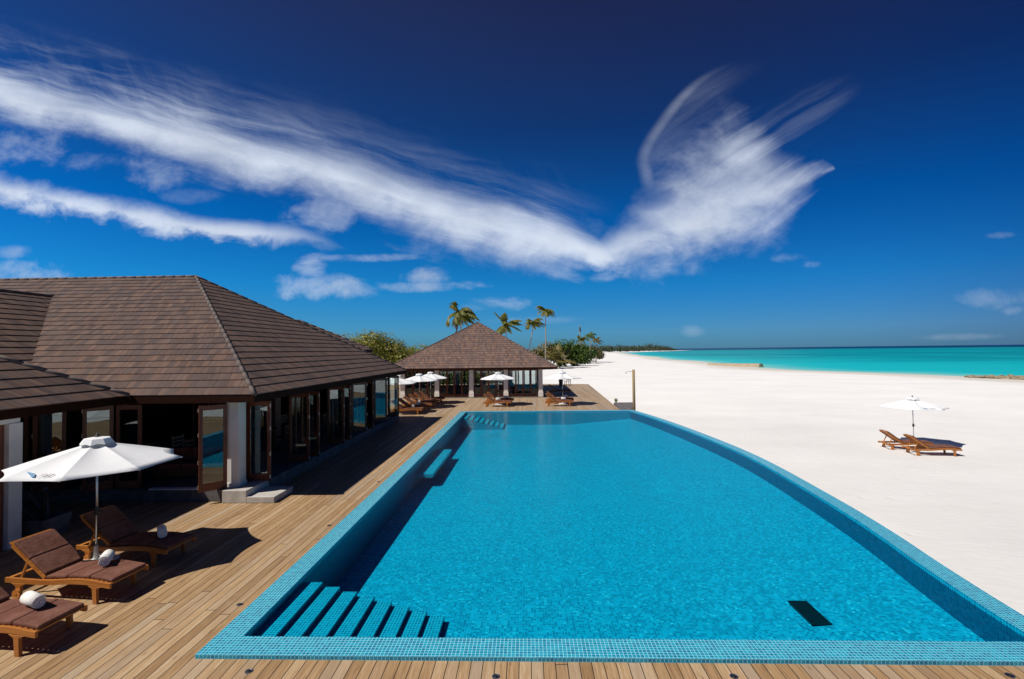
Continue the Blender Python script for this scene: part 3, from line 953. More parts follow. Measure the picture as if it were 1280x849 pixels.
# curved coping with tiles that follow the curve
arc = 0.0
inn_o = []
for p in inn:
    best = min(range(len(outc)), key=lambda k: (outc[k] - p).length)
    inn_o.append(outc[best])
inn_o[0], inn_o[-1] = at_y(outc, YN), at_y(outc, YF)
for i in range(len(inn) - 1):
    a, b, c, d = inn[i], inn[i + 1], inn_o[i + 1], inn_o[i]
    ln = (b - a).length
    w = 0.35
    ZR = ZC - 0.003
    mb.face([(d.x, d.y, ZR), (c.x, c.y, ZR), (b.x, b.y, ZR), (a.x, a.y, ZR)], [(arc, w), (arc + ln, w), (arc + ln, 0), (arc, 0)])
    mb.face([(c.x, c.y, -1.6), (c.x, c.y, ZR), (d.x, d.y, ZR), (d.x, d.y, -1.6)], [(arc + ln, -1.6), (arc + ln, ZR), (arc, ZR), (arc, -1.6)])
    mb.face([(a.x, a.y, -0.03), (a.x, a.y, ZR), (b.x, b.y, ZR), (b.x, b.y, -0.03)], [(arc, -0.03), (arc, ZR), (arc + ln, ZR), (arc + ln, -0.03)])
    arc += ln
mb.build('coping', M['coping'], pool)

# basin floor
mb = MB()
poly = [(XL, YN)] + [(p.x, p.y) for p in inn] + [(XL, YF)]
cen = []
for i in range(len(inn) - 1):
    a, b = inn[i], inn[i + 1]
    mb.face([(XL, a.y, ZF), (a.x - 3.6, a.y, ZF), (b.x - 3.6, b.y, ZF), (XL, b.y, ZF)], [(XL, a.y), (a.x - 3.6, a.y), (b.x - 3.6, b.y), (XL, b.y)])
    mb.face([(a.x - 3.6, a.y, ZF), (a.x, a.y, ZB), (b.x, b.y, ZB), (b.x - 3.6, b.y, ZF)], [(a.x - 3.6, a.y), (a.x, a.y), (b.x, b.y), (b.x - 3.6, b.y)])
mb.build('basin_floor', M['mosaic'], pool)
mb = MB()


def wall(mb, a, b, z0, z1, u0=0.0):
    ln = math.hypot(b[0] - a[0], b[1] - a[1])
    mb.face([(a[0], a[1], z0), (b[0], b[1], z0), (b[0], b[1], z1), (a[0], a[1], z1)], [(u0, z0), (u0 + ln, z0), (u0 + ln, z1), (u0, z1)])


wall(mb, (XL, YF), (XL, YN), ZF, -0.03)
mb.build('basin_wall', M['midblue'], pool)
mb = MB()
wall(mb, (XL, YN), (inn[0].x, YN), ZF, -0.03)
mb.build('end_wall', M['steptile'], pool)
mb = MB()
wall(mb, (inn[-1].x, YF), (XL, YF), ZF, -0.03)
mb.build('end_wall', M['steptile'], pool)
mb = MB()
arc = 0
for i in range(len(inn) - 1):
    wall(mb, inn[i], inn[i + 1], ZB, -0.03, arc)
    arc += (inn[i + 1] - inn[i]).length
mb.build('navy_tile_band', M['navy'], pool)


def stairs(y0, y1):
    mb, rs = MB(), MB()
    xs = -3.57
    prevx = XL + 0.002
    z = -0.10
    for i in range(8):
        zt = z - 0.08 * i
        if zt < ZF + 0.02:
            break
        x1 = xs + 0.30 * i
        mb.face([(prevx, y0, zt), (x1, y0, zt), (x1, y1, zt), (prevx, y1, zt)], [(prevx, y0), (x1, y0), (x1, y1), (prevx, y1)])
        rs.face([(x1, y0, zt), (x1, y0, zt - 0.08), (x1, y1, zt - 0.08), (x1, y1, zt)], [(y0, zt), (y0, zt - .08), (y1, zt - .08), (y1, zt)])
        for yy in (y0, y1):
            mb.face([(prevx, yy, ZF), (x1, yy, ZF), (x1, yy, zt), (prevx, yy, zt)], [(prevx, ZF), (x1, ZF), (x1, zt), (prevx, zt)])
        prevx = x1
    o = mb.build('entry_steps', M['steptile'], pool)
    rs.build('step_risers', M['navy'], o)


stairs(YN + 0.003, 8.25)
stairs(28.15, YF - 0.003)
mb = MB()
slab(mb, [(XL + 0.002, 16.4), (-3.28, 16.4), (-3.28, 20.5), (XL + 0.002, 20.5)], -0.46, -0.34)
mb.build('underwater_bench', M['steptile'], pool)
# black drain grate
mb = MB()
gx0, gx1, gy0, gy1 = 4.52, 4.82, 7.98, 8.65
ZG = -0.618
for i in range(9):
    x = gx0 + (gx1 - gx0) * i / 8
    mb.box(x - 0.012, x + 0.012, gy0, gy1, ZG + 0.006, ZG + 0.02)
mb.box(gx0 - 0.015, gx1 + 0.015, gy0 - 0.02, gy0, ZG + 0.005, ZG + 0.024)
mb.box(gx0 - 0.015, gx1 + 0.015, gy1, gy1 + 0.02, ZG + 0.005, ZG + 0.024)
mb.box(gx0 - 0.012, gx1 + 0.012, gy0, gy1, ZG + 0.001, ZG + 0.005)
mb.build('drain_grate', M['black'], pool)
# water surface
mb = MB()
for i in range(len(inn) - 1):
    a, b = inn[i], inn[i + 1]
    mb.face([(XL, a.y, ZW), (a.x, a.y, ZW), (b.x, b.y, ZW), (XL, b.y, ZW)])
wtr = mb.build('pool_water', M['water'])
tag(wtr, 'clear rippled blue water filling the swimming pool', 'pool water', kind='structure')

# ================================================================== DECK
mb = MB()
slab(mb, [(-24, -4), (PX0 - 0.004, -4), (PX0 - 0.004, 56), (-24, 56)], -0.16, 0.0)
slab(mb, [(PX0 - 0.004, -4), (10.5, -4), (8.6, PY0 - 0.004), (PX0 - 0.004, PY0 - 0.004)], -0.16, 0.0)
slab(mb, [(PX0 - 0.004, PY1 + 0.004), (5.82, PY1 + 0.004), (6.75, 54.0), (PX0 - 0.004, 56)], -0.16, 0.0)
for y in range(-3, 56, 3):
    for x in (-20, -12, -6, -2, 2, 5.5):
        if not (PX0 < x and PY0 - 0.3 < y < PY1 + 0.3):
            mb.box(x - 0.06, x + 0.06, y - 0.06, y + 0.06, -1.05, -0.17)
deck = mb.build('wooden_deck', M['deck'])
tag(deck, 'sun bleached timber board deck around the pool', 'deck', kind='structure')

# recessed deck lights
dl = empty('deck_light', (-3.42, 5.80, 0.0))
mb = MB()
mb.lathe([(0.047, 0.0005), (0.047, 0.006), (0.036, 0.008), (0.032, 0.006)], 20)
mb.build('light_ring', M['steel'], dl, smooth=False)
mb = MB()
mb.lathe([(0.031, 0.006), (0.024, 0.010), (0.012, 0.012), (0.002, 0.0125)], 16)
mb.build('light_lens', M['black'], dl, smooth=True)
near = ['leftmost deck light on the boards in front of the pool', 'second deck light from the left in front of the pool', 'third deck light from the left in front of the pool', 'rightmost deck light on the boards in front of the pool']
side = ['deck light beside the left pool edge level with the near pool steps', 'deck light beside the left pool edge near the umbrella shadow', 'deck light by the left pool edge before the underwater bench', 'deck light by the left pool edge beyond the underwater bench', 'farthest deck light by the left pool edge']
spots = [(-3.42, 5.80), (-0.42, 5.75), (2.37, 5.79), (5.56, 5.85)] + [(-4.46, y) for y in (7.32, 10.65, 14.2, 21.45, 25.2)]
for i, (x, y) in enumerate(spots):
    o = dl if i == 0 else copy_tree(dl)
    o.location = (x, y, 0)
    tag(o, (near + side)[i], 'deck light', 'round recessed deck lights along the pool')


# ================================================================== ROOFS
def roof_face(mb, A, B, C, D, course=0.35):
    """shingle courses from eave A-B up to the top edge D-C; each course is a lapped board"""
    A, B, C, D = map(Vector, (A, B, C, D))
    e = (B - A).normalized()
    n = (B - A).cross(D - A if (D - A).length > 1e-6 else C - A).normalized()
    if n.z < 0:
        n = -n
    up = n.cross(e)
    if up.z < 0:
        up = -up
    L = (D - A).dot(up)
    k = max(1, int(math.ceil(L / course)))
    c = course
    for i in range(k):
        t0, t1 = i * c / L, min(1.0, ((i + 1) * c + 0.0) / L)
        l0, r0 = A.lerp(D, t0), B.lerp(C, t0)
        l1, r1 = A.lerp(D, t1), B.lerp(C, t1)
        lift = n * 0.026
        pl0, pr0 = l0 + lift, r0 + lift
        UVf = lambda p: ((p - A).dot(e), (p - A).dot(up) + 0.001)
        top1 = n * 0.004
        u = [UVf(l0), UVf(r0), UVf(r1), UVf(l1)]
        u[2] = (u[2][0], u[2][1] - 0.003)
        u[3] = (u[3][0], u[3][1] - 0.003)
        mb.face([pl0, pr0, r1 + top1, l1 + top1], u)
        mb.face([l0, r0, pr0, pl0], [u[0], u[1], u[1], u[0]])


def ridge_cap(mb, a, b, r=0.058, seg=0.42):
    a, b = Vector(a), Vector(b)
    d = b - a
    n = max(1, int(d.length / seg))
    for i in range(n):
        p, q = a.lerp(b, i / n), a.lerp(b, (i + 1.08) / n)
        mb.tube([p + Vector((0, 0, 0.015)), q + Vector((0, 0, 0.015))], [r * 1.06, r * 0.95], 10)


def fascia(mb, pts, h=0.20, t=0.03, closed=False):
    n = len(pts)
    for i in range(n if closed else n - 1):
        a, b = Vector(pts[i]), Vector(pts[(i + 1) % n])
        d = (b - a).normalized()
        o = Vector((d.y, -d.x, 0)) * -t
        vs = [a, b, b + o, a + o]
        lo = [p - Vector((0, 0, h)) for p in vs]
        hi = [p - Vector((0, 0, 0.004)) for p in vs]
        mb.grow(lo + hi, [(3, 2, 1, 0), (4, 5, 6, 7), (0, 1, 5, 4), (1, 2, 6, 5), (2, 3, 7, 6), (3, 0, 4, 7)])


# ---------------------------------------------------------------- folding glass doors
def make_leaf(parent, hx, hy, ang, width=0.62, z0=0.32, z1=2.52, hinges=True, hinge_side=1, flip=False):
    """one glazed leaf hinged at hx,hy; ang is the direction of the leaf in plan"""
    d = bpy.data.objects.new('folding_door', None)
    s, r = 0.085, 0.14
    mb = MB()
    t = 0.024
    mb.box(0, s, -t, t, z0, z1)
    mb.box(width - s, width, -t, t, z0, z1)
    mb.box(s, width - s, -t + 0.002, t - 0.002, z0, z0 + r + 0.06)
    mb.box(s, width - s, -t + 0.002, t - 0.002, z1 - 0.12, z1)
    o = mb.build('folding_door', M['darkwood'], parent, loc=(hx, hy, 0), rot=(0, 0, ang))
    bpy.data.objects.remove(d)
    g = MB()
    g.box(s, width - s, -0.004, 0.004, z0 + r + 0.06, z1 - 0.12)
    g.build('door_glass', M['glass'], o)
    if hinges:
        for zz in (z0 + 0.12, z0 + 0.75, z0 + 1.45, z1 - 0.12):
            h = MB()
            xx = 0.0 if hinge_side == 0 else width
            h.box(xx - 0.018, xx + 0.018, -t - 0.012, -t - 0.001, zz - 0.05, zz + 0.05)
            h.build('door_hinge', M['hinge'], o)
    return o


# ================================================================== MAIN RESTAURANT BUILDING
EZ = 2.79
main = empty('restaurant_building', (0, 0, 0))
tag(main, 'long restaurant with a brown hipped shingle roof and open folding glass doors beside the pool', 'building')
AP = (-13.9, 19.7, 7.11)
NE_, SE_ = (-6.92, 27.25, EZ), (-7.0, 12.1, EZ)
rf = MB()
roof_face(rf, (-30, 12.1, EZ), SE_, AP, (-30, 19.7, 7.11))
roof_face(rf, SE_, NE_, AP, AP)
roof_face(rf, NE_, (-30, 27.25, EZ), (-30, 19.7, 7.11), AP)
main_roof = rf.build('roof', M['roof'], main)
rc = MB()
ridge_cap(rc, SE_, AP)
ridge_cap(rc, NE_, AP)
ridge_cap(rc, (-30, 19.7, 7.11), AP)
rc.build('ridge_cap', M['ridge'], main_roof, smooth=True)
# cross roof running towards the viewer
wf = MB()
wf_sl = 0.643
roof_face(wf, (-13.18, 4.0, 2.79), (-13.18, 13.0, 2.79), (-18.42, 18.2, 6.16), (-18.42, 4.0, 6.16))
roof_face(wf, (-23.66, 13.0, 2.79), (-23.66, 4.0, 2.79), (-18.42, 4.0, 6.16), (-18.42, 18.2, 6.16))
cr = wf.build('cross_roof', M['roof'], main)
rc = MB()
ridge_cap(rc, (-18.42, 4.0, 6.16), (-18.42, 18.1, 6.16))
rc.build('ridge_cap', M['ridge'], cr, smooth=True)
# rear roof behind the main one
rr = MB()
RA, RE = (-12.5, 26.0, 5.62), (-8.9, 27.3, 3.98)
roof_face(rr, (-8.9, 24.8, 3.98), RE, RA, RA)
roof_face(rr, RE, (-28, 27.3, 3.98), (-28, 26.0, 5.62), RA)
roof_face(rr, (-28, 24.0, 4.5), (-12.5, 24.0, 4.5), RA, (-28, 26.0, 5.62))
rb_ = rr.build('rear_roof', M['roof'], main)
rc = MB()
ridge_cap(rc, RE, RA)
ridge_cap(rc, (-28, 26.0, 5.62), RA)
rc.build('ridge_cap', M['ridge'], rb_, smooth=True)
# fascias and soffit
fb = MB()
fascia(fb, [(-30, 12.1, EZ), SE_, NE_, (-30, 27.25, EZ)], 0.19)
fascia(fb, [(-8.9, 24.8, 3.98), RE, (-28, 27.3, 3.98)], 0.17)
fb.build('fascia', M['fascia'], main)
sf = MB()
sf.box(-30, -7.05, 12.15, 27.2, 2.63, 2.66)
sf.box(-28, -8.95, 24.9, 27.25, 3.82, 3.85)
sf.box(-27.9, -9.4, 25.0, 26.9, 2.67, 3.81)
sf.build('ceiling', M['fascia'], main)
# plinth, floor, steps
pb = MB()
pb.box(-28, -7.3, 12.36, 27.0, 0.002, 0.31)
plinth = pb.build('plinth', M['darkstone'], main, bevel=0.01)
fl = MB()
fl.box(-27.9, -7.45, 12.50, 26.9, 0.311, 0.317)
fl.build('floor', M['floor'], main)
sb = MB()
sb.box(-9.95, -8.55, 12.33, 12.49, 0.313, 0.345)
sb.build('door_sill', M['whiteplastic'], main)
st = MB()
st.box(-7.92, -7.28, 12.22, 13.30, 0.002, 0.325)
st.box(-7.278, -6.55, 12.22, 13.22, 0.002, 0.16)
st.build('entrance_step', M['stone'], main, bevel=0.012)
# corner column, posts and header beams
cb = MB()
cb.box(-8.04, -7.70, 12.58, 12.92, 0.318, 2.56)
cb.box(-8.06, -7.68, 12.56, 12.94, 0.316, 0.42)
cb.build('corner_column', M['render'], main, bevel=0.008)
posts_y = [15.85, 18.9, 21.6, 24.4, 26.8]
for y in posts_y:
    p = MB()
    p.box(-7.86, -7.74, y - 0.06, y + 0.06, 0.318, 2.53)
    p.build('door_post', M['darkwood'], main)
for x in (-10.95, -13.3, -16.0):
    p = MB()
    p.box(x - 0.06, x + 0.06, 12.66, 12.78, 0.318, 2.53)
    p.build('door_post', M['darkwood'], main)
hb = MB()
hb.box(-7.90, -7.70, 12.94, 26.9, 2.53, 2.628)
hb.box(-28, -8.06, 12.62, 12.82, 2.53, 2.628)
hb.build('header_beam', M['darkwood'], main)
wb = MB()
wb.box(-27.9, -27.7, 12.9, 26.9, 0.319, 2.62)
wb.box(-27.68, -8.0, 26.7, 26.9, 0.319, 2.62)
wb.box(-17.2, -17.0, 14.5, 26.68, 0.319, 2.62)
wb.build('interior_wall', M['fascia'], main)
# rear terrace posts
for (x, y) in ((-7.5, 27.1), (-12.5, 27.15)):
    p = MB()
    p.box(x - 0.06, x + 0.06, y - 0.06, y + 0.06, 0.002, 2.625)
    p.build('terrace_post', M['darkwood'], main)
# leaves on the pool side: (y, angle offset degrees, width)
leaves = [(13.15, 3, 0.64), (15.48, 4, 0.66), (16.22, 5, 0.66), (18.5, 6, 0.64), (19.25, 5, 0.62), (21.05, 30, 0.66), (22.1, 8, 0.62), (24.15, 30, 0.66), (24.7, 10, 0.62), (26.5, 20, 0.62)]
for (y, a, wd) in leaves:
    make_leaf(main, -7.80, y, R(a), wd)
# leaves on the front
make_leaf(main, -7.98, 12.52, R(180 + 47), 0.64)
make_leaf(main, -10.30, 12.52, R(180 + 8), 0.62)
make_leaf(main, -11.05, 12.50, R(180 + 40), 0.62)
make_leaf(main, -12.35, 12.50, R(180 + 42), 0.64)
make_leaf(main, -13.40, 12.50, R(180 + 40), 0.62)

# wall lanterns
lan = empty('wall_lantern', (-7.66, 18.9, 2.28))
mb = MB()
mb.box(-0.035, 0.06, -0.07, 0.07, -0.12, 0.12)
mb.build('lamp_shade', M['lamp'], lan, bevel=0.01)
mb = MB()
mb.box(-0.078, -0.036, -0.05, 0.05, -0.09, 0.09)
mb.build('back_plate', M['steel'], lan)
tag(lan, 'small frosted box lantern on a door post under the restaurant eave', 'wall lamp', 'frosted wall lanterns on the buildings')
l2 = copy_tree(lan)
l2.location = (-10.28, 8.83, 1.95)
tag(l2, 'frosted box lantern on the dark wall at the left edge of the terrace', 'wall lamp', 'frosted wall lanterns on the buildings')

# ================================================================== NEAR WING
wing = empty('side_wing_building', (0, 0, 0))
tag(wing, 'nearest brown shingle roofed wing with a white column at the left edge', 'building')
wr = MB()
c1, c2, c3, c4 = (-10.25, 12.05, 2.80), (-10.25, -6.0, 2.80), (-19.0, -6.0, 2.80), (-19.0, 12.05, 2.80)
h = 4.375 * 0.63
t1, t2 = (-14.625, 7.675, 2.80 + h), (-14.625, -1.625, 2.80 + h)
roof_face(wr, c2, c1, t1, t2)
roof_face(wr, c1, c4, t1, t1)
roof_face(wr, c4, c3, t2, t1)
roof_face(wr, c3, c2, t2, t2)
wrf = wr.build('roof', M['roof'], wing)
rc = MB()
for a, b in ((c1, t1), (c2, t2), (c3, t2), (c4, t1), (t2, t1)):
    ridge_cap(rc, a, b)
rc.build('ridge_cap', M['ridge'], wrf, smooth=True)
fb = MB()
fascia(fb, [c3, c2, c1, c4], 0.19, closed=True)
fb.build('fascia', M['fascia'], wing)
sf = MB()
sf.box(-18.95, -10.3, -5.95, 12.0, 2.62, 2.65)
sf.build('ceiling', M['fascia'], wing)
cl = MB()
cl.box(-10.62, -10.36, 9.30, 9.56, 0.002, 2.50)
cl.build('column', M['render'], wing, bevel=0.008)
cl = MB()
cl.box(-10.60, -10.40, -5.5, 9.54, 2.502, 2.617)
cl.build('lintel', M['render'], wing)
dw = MB()
dw.box(-10.56, -10.46, 4.0, 9.28, 0.002, 0.18)
dw.box(-10.56, -10.46, 4.0, 9.28, 2.36, 2.50)
for y in (9.24, 8.35, 7.45, 6.55, 5.65):
    dw.box(-10.57, -10.45, y - 0.05, y + 0.04, 0.003, 2.498)
dw.build('door_frame', M['darkwood'], wing)
dg = MB()
dg.box(-10.515, -10.505, 4.0, 9.19, 0.181, 2.358)
dg.build('door_glass', M['glass'], wing)
iw = MB()
iw.box(-18.5, -18.3, -5.5, 11.5, 0.002, 2.61)
iw.build('back_wall', M['fascia'], wing)

# ================================================================== FAR PAVILION
pav = empty('pool_pavilion', (-4.63, 45.1, 0.0))
tag(pav, 'square glazed pavilion with a brown pyramid roof at the far end of the pool', 'building')
hw, PZ, PA = 7.05, 2.46, 6.55
pr = MB()
q = [(-hw, -6.34, PZ), (hw, -6.34, PZ), (hw, hw, PZ), (-hw, hw, PZ)]
for i in range(4):
    roof_face(pr, q[i], q[(i + 1) % 4], (0, 0, PA), (0, 0, PA))
pv = pr.build('roof', M['paleroof'], pav)
rc = MB()
for i in range(4):
    ridge_cap(rc, q[i], (0, 0, PA))
rc.build('ridge_cap', M['ridge'], pv, smooth=True)
fb = MB()
fascia(fb, q, 0.16, closed=True)
fb.build('fascia', M['fascia'], pav)
sf = MB()
sf.box(-hw + 0.05, hw - 0.05, -6.29, hw - 0.05, 2.315, 2.335)
sf.build('ceiling', M['fascia'], pav)
fl = MB()
fl.box(-5.9, 5.9, -5.85, 5.6, 0.002, 0.06)
fl.build('floor', M['floor'], pav)
colx = [-5.68, -2.84, 0.0, 2.84, 5.68]
for yy in (-5.65, 5.4):
    for x in colx:
        c = MB()
        c.box(x - 0.17, x + 0.17, yy - 0.17, yy + 0.17, 0.061, 2.312)
        c.box(x - 0.20, x + 0.20, yy - 0.20, yy + 0.20, 0.0605, 0.45)
        c.build('column', M['render'], pav, bevel=0.006)
for x in (-5.68, 5.68):
    for yy in (-2.0, 1.7):
        c = MB()
        c.box(x - 0.17, x + 0.17, yy - 0.17, yy + 0.17, 0.061, 2.312)
        c.build('column', M['render'], pav, bevel=0.006)
for yy in (-5.62, 5.37):
    for b in range(4):
        xa, xb = colx[b] + 0.2, colx[b + 1] - 0.2
        w = (xb - xa) / 4
        f = MB()
        for k in range(4):
            x0, x1 = xa + k * w + 0.004, xa + (k + 1) * w - 0.004
            f.box(x0, x0 + 0.075, yy - 0.025, yy + 0.025, 0.062, 2.30)
            f.box(x1 - 0.075, x1, yy - 0.025, yy + 0.025, 0.062, 2.30)
            f.box(x0 + 0.075, x1 - 0.075, yy - 0.023, yy + 0.023, 0.063, 0.28)
            f.box(x0 + 0.075, x1 - 0.075, yy - 0.023, yy + 0.023, 2.19, 2.298)
        fo = f.build('door_panel', M['darkwood'], pav)
        gp = MB()
        for k in range(4):
            x0, x1 = xa + k * w, xa + (k + 1) * w
            gp.box(x0 + 0.08, x1 - 0.08, yy - 0.004, yy + 0.004, 0.28, 2.19)
        gp.build('door_glass', M['clearglass'], fo)
for x in (-5.66, 5.66):
    f = MB()
    g_ = MB()
    for (ya, yb) in ((-5.42, -2.2), (-1.8, 1.5), (1.9, 5.17)):
        w = (yb - ya) / 4
        for k in range(4):
            y0, y1 = ya + k * w + 0.004, ya + (k + 1) * w - 0.004
            f.box(x - 0.025, x + 0.025, y0, y0 + 0.075, 0.062, 2.30)
            f.box(x - 0.025, x + 0.025, y1 - 0.075, y1, 0.062, 2.30)
            f.box(x - 0.023, x + 0.023, y0 + 0.075, y1 - 0.075, 0.063, 0.28)
            f.box(x - 0.023, x + 0.023, y0 + 0.075, y1 - 0.075, 2.19, 2.298)
            g_.box(x - 0.004, x + 0.004, y0 + 0.08, y1 - 0.08, 0.28, 2.19)
    fo = f.build('door_panel', M['darkwood'], pav)
    g_.build('door_glass', M['clearglass'], fo)


# ================================================================== SUN LOUNGERS
def make_lounger():
    root = empty('sun_lounger')
    rz = lambda x: 0.275 + 0.055 * smoothstep(-0.35, 0.45, x) - 0.035 * smoothstep(0.6, 1.0, x)
    xs = [-0.98 + i * 0.14 for i in range(15)]
    for s in (-1, 1):
        m_ = MB()
        vs, fs = [], []
        for x in xs:
            z = rz(x)
            for (dy, dz) in ((-0.018, -0.045), (0.018, -0.045), (0.018, 0.035), (-0.018, 0.035)):
                vs.append((x, s * 0.315 + dy, z + dz))
        for i in range(len(xs) - 1):
            for k in range(4):
                a, b = i * 4 + k, i * 4 + (k + 1) % 4
                fs.append((a, b, b + 4, a + 4))
        fs += [(3, 2, 1, 0), tuple(range(len(vs) - 4, len(vs)))]
        m_.grow(vs, fs)
        m_.build('side_rail', M['teak'], root, bevel=0.004)
        # foot leg with curved brackets
        lg = MB()
        y0, y1 = s * 0.315 - 0.022, s * 0.315 + 0.022
        prof = [(0.58, 0.278), (0.655, 0.235), (0.675, 0.0), (0.745, 0.0), (0.735, 0.235), (0.82, 0.268)]
        n = len(prof)
        lg.grow([(x, y0, z) for x, z in prof] + [(x, y1, z) for x, z in prof],
                [tuple(range(n)), tuple(reversed(range(n, 2 * n)))] + [(i, i + n, (i + 1) % n + n, (i + 1) % n) for i in range(n)])
        lg.build('leg', M['teak'], root, bevel=0.003)
        lg = MB()
        prof = [(-0.86, 0.235), (-0.775, 0.19), (-0.755, 0.06), (-0.685, 0.06), (-0.675, 0.19), (-0.59, 0.235)]
        lg.grow([(x, y0, z) for x, z in prof] + [(x, y1, z) for x, z in prof],
                [tuple(range(n)), tuple(reversed(range(n, 2 * n)))] + [(i, i + n, (i + 1) % n + n, (i + 1) % n) for i in range(n)])
        lo = lg.build('leg', M['teak'], root, bevel=0.003)
        wh = MB()
        yc = s * 0.352
        wh.tube([(-0.72, yc - 0.014, 0.075), (-0.72, yc + 0.014, 0.075)], 0.075, 18)
        wh.tube([(-0.72, yc - 0.02, 0.075), (-0.72, yc + 0.02, 0.075)], 0.02, 10)
        wh.build('wheel', M['teak'], lo)
    sl = MB()
    x = -0.95
    while x < 0.97:
        z = rz(x) + 0.022
        if x > -0.30:
            sl.box(x, x + 0.062, -0.295, 0.295, z - 0.011, z + 0.011)
        x += 0.085
    sl.build('seat_slats', M['teak'], root)
    sl = MB()
    sl.box(-0.95, -0.885, -0.295, 0.295, rz(-0.9) + 0.011, rz(-0.9) + 0.033)
    sl.build('head_board', M['teak'], root)
    # backrest
    hx, hz, L, A = -0.27, 0.325, 0.80, R(37)
    ca, sa = math.cos(A), math.sin(A)
    bp = lambda d, o=0.0: (hx - d * ca + o * sa, hz + d * sa + o * ca)
    bk = MB()
    for s in (-1, 1):
        (xa, za), (xb, zb) = bp(0), bp(L)
        bk.bar((xa, s * 0.28, za), (xb, s * 0.28, zb), 0.034, 0.05)
    d = 0.02
    while d < L:
        xa, za = bp(d, 0.018)
        xb, zb = bp(d + 0.055, 0.018)
        bk.bar((xa, 0, za), (xb, 0, zb), 0.60, 0.018)
        d += 0.078
    bo = bk.build('backrest', M['teak'], root)
    for s in (-1, 1):
        xa, za = bp(0.46, -0.03)
        ps = MB()
        ps.bar((xa, s * 0.23, za), (-0.80, s * 0.23, 0.27), 0.03, 0.03)
        ps.build('prop_strut', M['teak'], root)
    # cushions
    for (d0, d1) in ((0.02, 0.385), (0.395, 0.80)):
        cm = MB()
        (xa, za), (xb, zb) = bp(d0, 0.058), bp(d1, 0.058)
        cm.bar((xa, 0, za), (xb, 0, zb), 0.585, 0.055)
        cm.build('back_cushion', M['cushion'], root, bevel=0.018)
    for (x0, x1) in ((-0.245, 0.155), (0.162, 0.565), (0.572, 0.975)):
        cm = MB()
        cm.bar((x0, 0, rz(x0) + 0.062), (x1, 0, rz(x1) + 0.062), 0.585, 0.055)
        cm.build('seat_cushion', M['cushion'], root, bevel=0.018)
    return root


def towel_mesh():
    """a rolled towel: a spiral of cloth"""
    mb = MB()
    n, turns = 60, 3.4
    Lh = 0.165
    th = 0.021
    inner, outer = [], []
    for i in range(n + 1):
        t = i / n
        r = 0.012 + 0.078 * t
        a = turns * 2 * math.pi * t
        outer.append((math.cos(a) * r, math.sin(a) * r + 0.093))
        inner.append((math.cos(a) * (r - th * 0.85), math.sin(a) * (r - th * 0.85) + 0.093))
    vs, fs = [], []
    for i in range(n + 1):
        for (p, y) in ((outer[i], -Lh), (outer[i], Lh), (inner[i], Lh), (inner[i], -Lh)):
            k = 1.0 + 0.0 * i
            vs.append((p[0], y, p[1]))
    for i in range(n):
        for k in range(4):
            a, b = i * 4 + k, i * 4 + (k + 1) % 4
            fs.append((a, b, b + 4, a + 4))
    fs += [(3, 2, 1, 0), (4 * n, 4 * n + 1, 4 * n + 2, 4 * n + 3)]
    mb.grow(vs, fs)
    return mb


proto = make_lounger()
towel0 = None
G1 = 'brown cushioned teak loungers under the near umbrella'
G2 = 'teak loungers in the row at the far left of the deck'
G3 = 'teak loungers on the deck in front of the pavilion'
G4 = 'teak loungers on the open sand'
LOUNGERS = [
    # x, y, z, rotation (head towards -x at 0), label, group, towel (dx, dy, rz) or None, towel label
    (-7.46, 8.98, 0, -8, 'brown cushioned lounger right of the near umbrella pole, farthest of the three beside it', G1, (0.52, 0.02, 40), 'white rolled towel in the shade on the lounger behind the near umbrella pole'),
    (-7.40, 7.72, 0, -7, 'brown cushioned lounger between the near umbrella pole and the one cut by the frame', G1, (0.42, 0.10, 30), 'white rolled towel in the sun beside the near umbrella base'),
    (-7.26, 6.44, 0, -6, 'brown lounger nearest the viewer, only its foot end in the frame', G1, (0.45, 0.05, -112), 'cream rolled towel on the nearest lounger at the lower left'),
    (-7.45, 29.45, 0, 2, 'nearest lounger of the far left row, with a white towel', G2, (0.35, 0.05, 20), 'white rolled towel on the nearest lounger of the far left row'),
    (-7.42, 30.80, 0, 3, 'second nearest lounger of the far left row, towel on its seat', G2, (0.30, 0.0, -15), 'white rolled towel on the second lounger of the far left row'),
    (-7.40, 32.15, 0, 2, 'third lounger of the far left row under the middle umbrella', G2, (0.1, 0.0, 10), 'white rolled towel on the third lounger of the far left row'),
    (-7.36, 33.50, 0, 4, 'fourth lounger of the far left row beyond the middle umbrella', G2, None, None),
    (-7.30, 34.80, 0, 2, 'fifth lounger of the far left row under the last umbrella', G2, None, None),
    (-7.25, 36.10, 0, 3, 'farthest lounger of the far left row, closest to the pavilion', G2, None, None),
    (-2.10, 33.20, 0, -3, 'front lounger at the middle of the pool end, nearer to the water', G3, (0.05, -0.05, 80), 'white rolled towel on the front lounger at the middle of the pool end'),
    (-2.00, 34.75, 0, -3, 'rear lounger at the middle of the pool end, behind the umbrella pole', G3, (0.40, 0.0, 80), 'white rolled towel on the rear lounger at the middle of the pool end'),
    (2.15, 33.20, 0, -2, 'front lounger at the right corner of the pool end', G3, (0.30, -0.05, 70), 'white rolled towel on the front lounger at the right pool corner'),
    (2.30, 34.75, 0, -2, 'rear lounger at the right corner, just beyond the one by the water', G3, (0.40, 0.05, 80), 'white rolled towel on the rear lounger at the right pool corner'),
    (2.75, 41.8, 0, -4, 'lone lounger right of the pavilion wall, in the roof shadow', G3, None, None),
    (17.55, 23.05, -0.97, -8, 'beach lounger in the shade behind, farther from the pool', G4, None, None),
    (17.75, 21.85, -0.97, -8, 'beach lounger in front, nearest the pool edge on the sand', G4, None, None),
]
